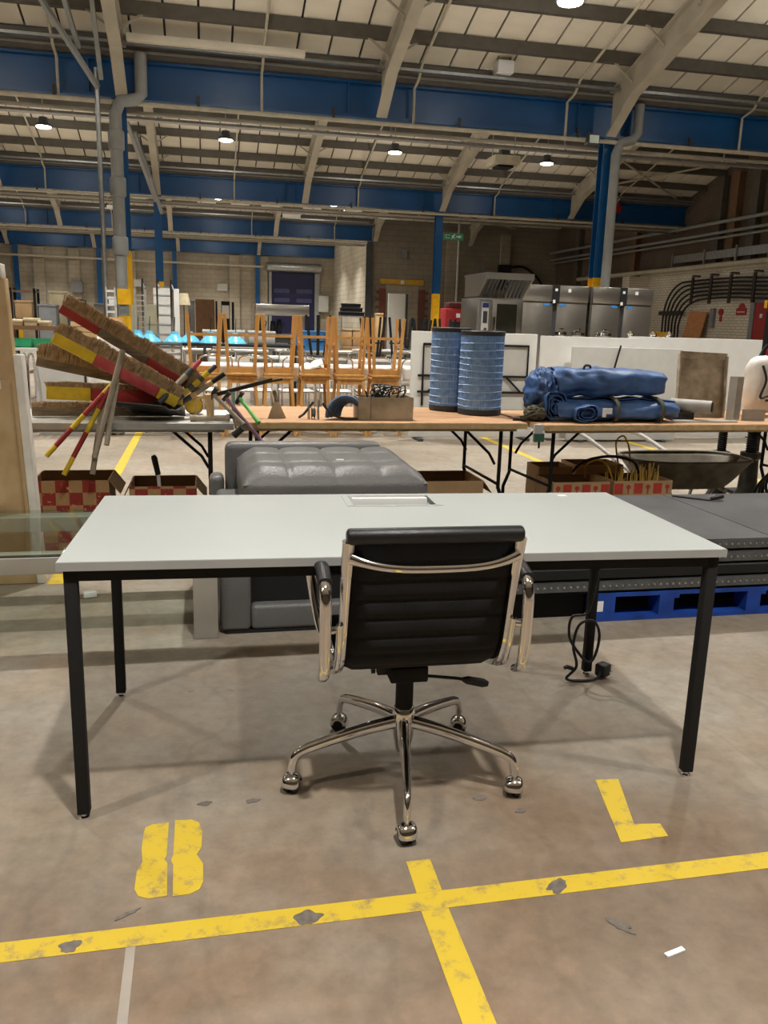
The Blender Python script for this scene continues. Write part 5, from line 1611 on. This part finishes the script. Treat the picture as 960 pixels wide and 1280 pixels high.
for i in range(11):
    x = 3.97 + i * .06
    MB().bar((x, 11.96, 1.74), (x, 11.68, 1.98), .03, .02).build('baffle', M['dgrey'], ov)
pt = thing('prep_table', 'steel prep table in front of the fridges hidden by the white boards', 'table', (5.4, 11.0, 0))
MB().box(4.7, 6.6, 10.7, 11.3, .86, .9).build('tabletop', M['steel'], pt)
for x in (4.75, 6.5):
    for y in (10.75, 11.2):
        MB().box(x, x + .04, y, y + .04, 0, .86).build('leg', M['steel'], pt)
for i, (x, r) in enumerate(((4.85, .10), (5.1, .11), (5.5, .12), (5.9, .06), (6.25, .06), (6.5, .06))):
    t = thing('steel_urn', 'small steel urn on the prep table, %s from the combi oven' % ORD[i], 'urn', (x, 11.0, .9), 0, 'urns on the prep table')
    MB().lathe([(r * .8, 0), (r, .03), (r, .30), (r * .9, .33)], (x, 11.0, .9), 18).build('body', M['steel'], t, smooth=40)
    MB().lathe([(r * .95, .33), (r * .9, .37), (r * .3, .40), (r * .3, .42)], (x, 11.0, .9), 18).build('lid', M['chrome'], t, smooth=50)

# ================================================================== WHITE TABLES WITH CHROME CHAIRS
wt = thing('white_table', 'long white topped table behind the oak stools', 'table', (0, 0, 0), 0, 'white tables behind the stools')
MB().box(-.8, .8, -.35, .35, .72, .75).build('tabletop', M['white'], wt)
for sx in (-.74, .74):
    for sy in (-.3, .3):
        MB().tube([(sx, sy, 0), (sx, sy, .72)], .018, 8).build('leg', M['chrome'], wt)
MB().box(-.74, .74, -.31, -.29, .66, .72).box(-.74, .74, .29, .31, .66, .72).build('rail', M['galv'], wt)
reg(wt)
spots = [(.75, 11.06), (2.45, 11.06), (1.5, 13.6), (3.3, 13.4), (.4, 16.2), (2.2, 16.6), (4.0, 18.0), (-1.8, 16.5), (1.0, 18.6)]
for i, (x, y) in enumerate(spots):
    lab = ['white topped table right behind the oak stools beside the dark counter', 'white topped table right behind the oak stools beside the folded table',
           'white topped table behind the dark counter with a single upturned dark stool', 'white topped table holding four upturned dark stools behind the folded table',
           'bare white topped table farther behind the dark counter', 'white topped table carrying the blue storage bin', 'white topped table carrying the upright beige box',
           'white topped table under the white office machine', 'white topped table close before the stainless cooking range'][i]
    if i == 0:
        wt.location = (x, y, 0)
        wt['label'] = lab
    else: copy_tree(wt, None, (x, y, 0), (0, 0, random.uniform(-.03, .03)), lab)
cc_ = thing('chrome_chair', 'chrome tube chair with white seat among the white tables', 'chair', (0, 0, 0), 0, 'chrome chairs among the tables')
for s in (-.2, .2):
    MB().tube(smoothpath([(s, -.2, 0), (s, -.19, .44), (s, -.16, .46), (s, .18, .44)], 4), .011, 8).tube(smoothpath([(s, .2, 0), (s, .18, .44), (s, .21, .7), (s, .24, .8)], 4), .011, 8).build('side_frame', M['chrome'], cc_, smooth=60)
MB().tube(smoothpath([(-.2, .24, .79), (-.18, .25, .86), (-.1, .255, .89), (.1, .255, .89), (.18, .25, .86), (.2, .24, .79)], 5), .011, 8).build('back_rail', M['chrome'], cc_, smooth=60)
MB().box(-.2, .2, -.2, .2, .455, .475).build('seat', M['white'], cc_, bevel=.006)
MB().grid(lambda u, v: (-.19 + .38 * u, .235 + .02 * math.sin(PI * u), .62 + .16 * v), 8, 4).build('backrest', M['white'], cc_, smooth=70, solid=.01)
reg(cc_)
cs = [(2.6, 10.45, 3.2), (2.1, 10.45, 3.1), (1.6, 10.43, 3.1), (1.12, 10.42, 3.2), (.62, 10.45, 3.1), (.1, 10.42, 3.3), (3.0, 12.7, 3.1), (2.3, 12.6, 3.1), (1.3, 12.7, 3.1), (.3, 12.6, 3.0)]
for i, (x, y, r) in enumerate(cs):
    lab = ('chrome tube chair close behind the oak stools, %s from the folded table' % ORD[i]) if i < 6 else ('chrome tube chair in the farther row, %s from the combi oven' % ORD[i - 6])
    if i == 0:
        cc_.location = (x, y, 0)
        cc_.rotation_euler = (0, 0, r)
        cc_['label'] = lab
    else: copy_tree(cc_, None, (x, y, 0), (0, 0, r), lab)
# upturned dark stools on the far tables
ds = thing('dark_stool', 'small dark stool turned upside down on a white table', 'stool', (0, 0, 0), 0, 'upturned dark stools')
MB().lathe([(.16, 0), (.165, .01), (.165, .025), (.16, .035)], n=18).build('seat', M['dgrey'], ds, smooth=40)
for k in range(4):
    a = PI / 4 + k * PI / 2
    MB().bar((.10 * math.cos(a), .10 * math.sin(a), .03), (.19 * math.cos(a), .19 * math.sin(a), .66), .03, .03, up=(0, 1, 0)).build('leg', M['black'], ds)
MB().tube([(.125 * math.cos(2 * PI * i / 20), .125 * math.sin(2 * PI * i / 20), .25) for i in range(20)], .01, 6, closed=True).build('ring', M['black'], ds)
reg(ds)
dsp = [(3.9, 13.5), (3.5, 13.35), (3.1, 13.5), (2.7, 13.4), (4.72, 18.1), (4.3, 18.0), (3.5, 18.1), (1.8, 13.5)]
for i, (x, y) in enumerate(dsp):
    lab = 'upturned dark stool behind the folded table, %s from the combi oven' % ORD[i] if i < 4 else 'upturned dark stool beside the beige box, %s from the red machine' % ORD[i - 4] if i < 7 else 'lone upturned dark stool on the table behind the dark counter'
    if i == 0:
        ds.location = (x, y, .751)
        ds['label'] = lab
    else: copy_tree(ds, None, (x, y, .751), (0, 0, random.uniform(0, 1.5)), lab)
def crate(name, label, cat, x0, x1, y0, y1, z0, z1, mk, group=None):
    """box with a lid lip and a base skirt"""
    t = thing(name, label, cat, ((x0 + x1) / 2, (y0 + y1) / 2, z0), 0, group)
    MB().box(x0, x1, y0, y1, z0, z1 - .04).build('body', M[mk], t, bevel=.006)
    MB().box(x0 - .008, x1 + .008, y0 - .008, y1 + .008, z1 - .04, z1).build('lid', M[mk], t, bevel=.006)
    return t
crate('beige_box', 'upright beige box standing between the upturned dark stools', 'box', 3.58, 3.72, 17.6, 17.75, .751, 1.52, 'wood_l')
crate('blue_bin', 'blue storage bin on a white table below the roller door', 'bin', 1.75, 2.35, 16.4, 16.8, .751, 1.13, 'blue_sign')
# ================================================================== BLUE SHADES ON A DARK COUNTER
ct = thing('dark_counter', 'dark counter topped table carrying the sky blue lamp shades', 'table', (.1, 11.9, 0))
MB().box(-1.02, 1.35, 11.46, 12.1, .95, .985).build('tabletop', M['black'], ct)
for x in (-1.0, 0, 1.26):
    for y in (11.55, 12.0):
        MB().box(x, x + .04, y, y + .04, 0, .95).build('leg', M['dgrey'], ct)
MB().box(-1.0, 1.3, 11.55, 12.05, .5, .53).build('shelf', M['white'], ct)
sh = thing('lamp_shade', 'sky blue enamel lamp shade standing on the dark counter', 'lamp shade', (0, 0, 0), 0, 'sky blue lamp shades')
MB().lathe([(.148, 0), (.145, .012), (.115, .048), (.07, .082), (.05, .11), (.045, .14), (.02, .145)], n=24).build('shade', M['cyan'], sh, smooth=40)
MB().lathe([(.150, 0), (.150, .008), (.146, .012)], n=24).build('rim', M['cyan'], sh, smooth=40)
MB().tube([(0, 0, .145), (.01, 0, .33)], .005, 6).build('flex', M['cable'], sh)
reg(sh)
for i, (x, y) in enumerate(((-.86, 11.94), (-.69, 11.62), (-.37, 11.64), (-.18, 11.93), (.10, 11.64), (.43, 11.63))):
    lab = 'sky blue enamel lamp shade on the dark counter, %s from the yellow guard boards' % ORD[i]
    if i == 0:
        sh.location = (x, y, .986)
        sh['label'] = lab
    else: copy_tree(sh, None, (x, y, .986), label=lab)
for i, (x0, x1) in enumerate(((.0, .22), (.3, .56), (.62, .98))):
    crate('grey_bin', 'pale grey lidded bin on the dark counter, %s from the yellow guard boards' % ORD[i], 'bin', x0, x1, 11.86, 12.08, .986, 1.16, 'chalk', 'grey bins on the counter')

# ================================================================== BETWEEN BROOMS AND COLUMN
# louvred panel standing behind the brooms
lv = thing('louvre_panel', 'grey louvred panel standing behind the shovels', 'panel', (-.43, 9.9, 0))
MB().box(-.67, -.65, 9.9, 9.96, 0, 1.03).box(-.255, -.235, 9.9, 9.96, 0, 1.03).box(-.65, -.255, 9.9, 9.96, 1.01, 1.03).build('frame', M['galv'], lv)
for i in range(15):
    z = .05 + i * .066
    MB().bar((-.65, 9.93, z), (-.255, 9.93, z), .05, .006, up=(0, -.6, 1)).build('slat', M['dirty'], lv)
# white panel and stacked chrome stands behind the left brooms
tag(MB().box(-1.80, -1.30, 9.8, 9.83, 0, .80).build('pale_board', M['chalk'], bevel=.004), 'plain pale panel standing behind the broom pile', 'panel')
for k in range(5):
    x = -2.12 + k * .07
    y = 9.72 + .02 * k
    t = thing('chrome_stand', 'chrome tube stand in a row, %s from the plain pale panel' % ORD[4 - k], 'stand', (x, y, 0), 0, 'chrome stands')
    MB().tube(smoothpath([(x, y - .2, 0), (x, y - .18, .7), (x, y - .12, .86), (x, y, .88), (x, y + .1, .86), (x, y + .16, .7), (x, y + .2, 0)], 4), .012, 8).build('hoop', M['chrome'], t, smooth=60)
    MB().tube([(x, y - .19, .4), (x, y + .18, .4)], .009, 6).tube([(x, y - .18, .7), (x, y + .17, .7)], .009, 6).build('rung', M['chrome'], t, smooth=60)
# yellow guard boards on the downpipe
gd = thing('guard_boards', 'pair of yellow guard boards strapped to the grey downpipe', 'guard', (-1.14, 13.5, 0))
MB().box(-1.25, -1.05, 13.48, 13.50, 1.07, 1.31).build('board', M['yellow'], gd)
MB().box(-1.25, -1.05, 13.48, 13.50, 1.48, 1.71).build('board', M['yellow'], gd)
MB().box(-1.22, -1.12, 13.50, 13.53, 0, 1.75).build('backing', M['mgrey'], gd)
# white ribbed panels, olive panels, wire cage and ladder rack
rb = thing('ribbed_panel', 'white ribbed door panel standing in front of the blue column', 'panel', (-.55, 13.0, 0))
MB().box(-.70, -.44, 13.0, 13.03, 0, 1.725).build('sheet', M['white'], rb)
for i in range(12):
    MB().box(-.70, -.44, 12.99, 13.0, .08 + i * .14, .10 + i * .14).build('rib', M['chalk'], rb)
tag(MB().box(-.41, -.33, 12.95, 12.99, 0, 1.72).build('white_plank', M['white'], bevel=.004), 'narrow white plank standing beside the white ribbed panel', 'panel')
tag(MB().box(-1.02, -.93, 12.95, 12.98, 0, 1.475).build('olive_board', M['olivep'], bevel=.004), 'narrow grey green panel behind the ladder rack', 'panel')
tag(MB().box(-.80, -.645, 12.85, 12.88, 0, 1.48).build('olive_board', M['olivep'], bevel=.004), 'wider grey green panel beside the white ribbed panel', 'panel')
cg = thing('wire_cage', 'tall chrome wire cage with hooked posts', 'trolley', (-.62, 12.6, .0))
for x in (-.82, -.62, -.43):
    MB().tube(smoothpath([(x, 12.5, .02), (x, 12.5, 1.68), (x + .015, 12.5, 1.75), (x + .03, 12.52, 1.70)], 4), .014, 8).build('post', M['chrome'], cg, smooth=60)
for z in (.25, .6, .95, 1.2, 1.72):
    MB().tube([(-.82, 12.5, z), (-.43, 12.5, z)], .007, 6).build('rail', M['galv'], cg)
MB().box(-.84, -.41, 12.45, 12.75, .0, .02).build('base', M['galv'], cg)
ld = thing('ladder_rack', 'narrow ladder rack with many short rungs', 'rack', (-.86, 12.5, 0))
for x in (-.93, -.79):
    MB().box(x, x + .025, 12.4, 12.43, 0, 1.68).build('upright', M['dirty'], ld)
for i in range(22):
    MB().box(-.905, -.79, 12.4, 12.42, .06 + i * .073, .075 + i * .073).build('rung', M['dirty'], ld)
rk = thing('ladder_rack', 'pale ladder rack with white rungs beside the yellow guard boards', 'rack', (-1.34, 13.3, 0))
for x in (-1.40, -1.28):
    MB().box(x, x + .02, 13.3, 13.33, 0, 1.72).build('upright', M['chalk'], rk)
for i in range(16):
    MB().box(-1.38, -1.28, 13.3, 13.32, .15 + i * .1, .18 + i * .1).build('rung', M['whitep'], rk)
# pile of timber on a bench
bn = thing('timber_bench', 'low wooden bench under the pile of pale timber', 'bench', (-1.3, 12, 0))
MB().box(-1.75, -1.03, 11.8, 12.2, .9, .95).build('top', M['wood_d'], bn)
for x in (-1.7, -1.12):
    MB().box(x, x + .06, 11.85, 12.15, 0, .9).build('leg', M['wood_d'], bn)
rnd = random.Random(11)
for k in range(5):
    for j in range(4):
        if k == 4 and j in (0, 3): continue
        y = 11.83 + j * .095
        tag(MB().obox((-1.36 + rnd.uniform(-.05, .05), y + .04, .985 + k * .068), (.62, .085, .06), Matrix.Rotation(rnd.uniform(-.05, .05) * 0, 3, 'Z')).build('timber_plank', M['wood_l']), 'pale timber plank in the pile on the low wooden bench', 'plank', 'timber planks')

# ---- left background furniture
sf = thing('dark_shelving', 'dark open shelving unit near the wrapped board', 'shelf', (-2.7, 14, 0))
for x in (-2.86, -2.52):
    for y in (13.9, 14.2):
        MB().box(x, x + .035, y, y + .035, 0, 1.68).build('upright', M['black'], sf)
for z in (.4, .8, 1.2, 1.62):
    MB().box(-2.86, -2.485, 13.9, 14.235, z, z + .025).build('shelf', M['brownp'], sf)
crate('tan_box', 'tan box on the upper shelf of the dark shelving', 'box', -2.8, -2.55, 13.95, 14.15, 1.228, 1.5, 'kraft')
crate('cream_cabinet', 'small cream cabinet beside the dark shelving', 'cabinet', -2.36, -2.10, 14.3, 14.6, 0, 1.66, 'beige')
crate('grey_cabinet', 'squat grey cabinet in front of the small cream cabinet', 'cabinet', -2.42, -2.17, 13.7, 14.0, 0, 1.45, 'mgrey')
crate('grey_cabinet', 'tall dark grey cabinet right of the small cream cabinet', 'cabinet', -2.05, -1.82, 14.0, 14.4, 0, 1.55, 'dgrey')
crate('white_machine', 'white office machine behind the tallest broom', 'machine', -1.75, -1.52, 16.0, 16.4, .751, 1.5, 'chalk')
crate('grey_cabinet', 'grey cabinet with a flat top left of the yellow guard boards', 'cabinet', -1.72, -1.48, 14.6, 15.0, 0, 1.5, 'mgrey')
crate('white_machine', 'grey white printer behind the timber pile', 'machine', -1.85, -1.5, 18.0, 18.4, 1.0, 1.68, 'chalk')
crate('printer_stand', 'dark stand under the grey white printer', 'stand', -1.9, -1.45, 17.95, 18.45, 0, .999, 'dgrey')
t2 = thing('brown_table', 'brown wooden table stacked with flat white boxes near the wrapped board', 'table', (-2.1, 12.0, 0))
MB().box(-2.55, -1.82, 11.7, 12.2, 1.1, 1.15).build('tabletop', M['brownp'], t2)
for x in (-2.5, -1.9):
    for y in (11.75, 12.1):
        MB().box(x, x + .05, y, y + .05, 0, 1.1).build('leg', M['brownp'], t2)
for k, (x0, x1, h) in enumerate(((-2.5, -2.28, .08), (-2.26, -2.1, .10), (-2.08, -1.96, .07))):
    crate('flat_box', 'flat white box on the brown wooden table, %s from the wrapped board' % ORD[k], 'box', x0, x1, 11.75, 11.95, 1.151, 1.151 + h, 'beige', 'flat white boxes')
t3 = thing('market_table', 'table with a white top holding green crates left of the brooms', 'table', (-2.0, 10.4, 0))
MB().box(-2.3, -1.45, 10.1, 10.6, .90, .93).build('tabletop', M['white'], t3)
for x in (-2.25, -1.55):
    for y in (10.15, 10.5):
        MB().tube([(x, y, 0), (x, y, .9)], .018, 8).build('leg', M['chrome'], t3)
for k, (x0, x1, mk) in enumerate(((-2.1, -1.9, 'green'), (-1.87, -1.66, 'green'))):
    t = thing('green_crate', 'green plastic crate on the white topped market table', 'crate', ((x0 + x1) / 2, 10.3, .931), 0, 'green crates')
    gm = mat('green_plastic', (30, 140, 92), .5)
    MB().box(x0, x1, 10.2, 10.21, .931, 1.03).box(x0, x1, 10.39, 10.4, .931, 1.03).box(x0, x0 + .01, 10.21, 10.39, .931, 1.03).box(x1 - .01, x1, 10.21, 10.39, .931, 1.03).build('wall', gm, t)
    MB().box(x0, x1, 10.2, 10.4, .93, .94).build('base', gm, t)
# white bundle behind the brooms
t = thing('plastic_bundle', 'crumpled white plastic bundle behind the broom pile', 'bundle', (-1.15, 9.8, 0))
def bnd(u, v):
    th, ph = 2 * PI * u, PI * v
    n_ = noise.noise(Vector((math.cos(th) * 2, math.sin(th) * 2, ph * 3)))
    s = max(0, math.sin(ph)) ** .5
    return (-1.02 + .25 * s * math.cos(th) * (1 + .3 * n_), 9.8 + .15 * s * math.sin(th), max(.0, .55 - .55 * math.cos(ph) * (1 + .08 * n_)))
MB().grid(bnd, 24, 18).build('film', M['canvas'], t, smooth=70)

# ---- centre background
rg = thing('steel_range', 'stainless cooking range with a boxy hood before the roller door', 'cooker', (1.8, 20.2, 0))
MB().box(1.18, 2.43, 19.9, 20.6, 0, .95).build('body', M['dgrey'], rg)
MB().box(1.15, 2.46, 19.85, 20.65, .95, 1.0).build('top', M['steel'], rg)
MB().box(1.18, 2.43, 19.75, 20.6, 1.42, 1.67).build('hood', M['steel'], rg, bevel=.02)
for x in (1.2, 2.36):
    MB().box(x, x + .05, 20.5, 20.58, 1.0, 1.42).build('post', M['steel'], rg)
for k in range(3):
    MB().box(1.3 + k * .36, 1.58 + k * .36, 19.86, 19.9, .2, .8).build('door', M['steel'], rg)
for k, (x, h) in enumerate(((1.35, .38), (1.6, .3), (1.75, .34))):
    t = thing('dark_jug', 'dark upright jug on the stainless cooking range, %s' % ('tallest', 'shortest', 'of middle height')[k], 'jug', (x, 20.0, 1.0), 0, 'jugs on the range')
    MB().lathe([(.06, 0), (.07, .05), (.06, h * .7), (.045, h)], (x, 20.0, 1.0), 12).build('body', M['black'], t, smooth=40)
    MB().tube([(x + .05, 20.0, 1.0 + h * .8), (x + .11, 20.0, 1.0 + h * .7), (x + .06, 20.0, 1.0 + h * .3)], .01, 6).build('handle', M['black'], t)
tag(MB().box(-.2, .36, 26.0, 26.05, 0, 1.86).build('brown_board', M['brownp'], bevel=.005), 'brown board standing upright before the far wall', 'board')
tag(MB().box(.38, .44, 26.05, 26.1, 0, 1.82).build('black_board', M['black'], bevel=.005), 'narrow black board between the brown board and the small white door', 'board')
fd = thing('small_fridge', 'small white door panel with black edges standing beside the brown board', 'panel', (.7, 26, 0))
MB().box(.55, .80, 26.0, 26.04, 0, 1.82).build('frame', M['black'], fd)
MB().box(.57, .78, 25.98, 26.0, 1.32, 1.70).build('pane', M['white'], fd)
tag(MB().box(.86, .93, 26.0, 26.05, 0, 1.80).build('black_board', M['black'], bevel=.005), 'narrow black board right of the small white door panel', 'board')
crate('grey_cabinet', 'pale grey cabinet standing left of the brown board', 'cabinet', -.42, -.22, 26.2, 26.6, 0, 1.82, 'mgrey')
t = thing('standard_lamp', 'standard lamp with a cream shade beside the white ribbed panel', 'lamp', (-.45, 22, 0))
MB().lathe([(.14, 0), (.13, .02), (.015, .04), (.012, 1.62)], (-.45, 22, 0), 14).build('stand', M['iron'], t, smooth=40)
MB().lathe([(.16, 1.62), (.11, 1.90)], (-.45, 22, 0), 20).build('shade', M['beige'], t, smooth=40)
t = thing('stock_trolley', 'trolley stacked with dark cases at the foot of the pale block wall', 'trolley', (3.8, 22, 0))
MB().box(3.5, 4.15, 21.8, 22.3, .2, .25).build('deck', M['dgrey'], t)
for x in (3.5, 4.12):
    MB().box(x, x + .03, 21.8, 21.83, .1, 1.45).build('post', M['galv'], t)
MB().box(3.5, 4.15, 21.8, 22.3, 1.45, 1.48).build('shelf', M['galv'], t)
for x in (3.55, 4.05):
    MB().lathe([(.05, -.02), (.05, .02)], (x, 21.9, .05), 12, R=Matrix.Rotation(PI / 2, 3, 'Y')).build('wheel', M['rubber'], t)
for k in range(3):
    crate('dark_case', 'flat dark case on the trolley, %s of the pile' % ('lowest', 'middle', 'topmost')[k], 'case', 3.5 + .03 * k, 4.12 - .05 * k, 21.85, 22.2, 1.481 + k * .105, 1.58 + k * .105, 'black', 'dark cases')
for k in range(4):
    crate('carton_box', 'plain carton on the lower deck of the trolley', 'box', 3.52 + (k % 2) * .31, 3.80 + (k % 2) * .31, 21.85, 22.2, .251 + (k // 2) * .45, .69 + (k // 2) * .45, 'kraft', 'cartons on the trolley')
tag(MB().box(6.52, 7.15, 30.0, 30.06, 0, 2.36).build('white_door', M['white'], bevel=.006), 'plain white door leaf leaning before the bricked-up doorway', 'panel')
tag(MB().box(7.18, 7.26, 30.05, 30.1, 0, 2.36).build('dark_board', M['dgrey'], bevel=.006), 'dark narrow panel beside the plain white door leaf', 'panel')
rm = thing('red_machine', 'red floor machine with a dark top near the exit sign', 'machine', (6.05, 20.2, 0))
MB().box(5.78, 6.32, 20.0, 20.5, 0, 1.72).build('body', M['fire'], rm, bevel=.02)
MB().box(5.86, 6.24, 20.02, 20.4, 1.72, 1.86).build('top_unit', mat('dark_red_unit', (86, 28, 28), .5), rm, bevel=.02)
MB().box(6.05, 6.15, 19.985, 20.0, 1.5, 1.6).build('label_plate', M['whitep'], rm)
crate('wooden_crate', 'pale wooden crate in front of the red floor machine', 'crate', 6.1, 6.25, 18.9, 19.1, 0, 1.45, 'wood_l')
crate('black_bag', 'black bin in front of the red floor machine', 'bin', 5.6, 5.95, 18.8, 19.1, 0, 1.4, 'black')
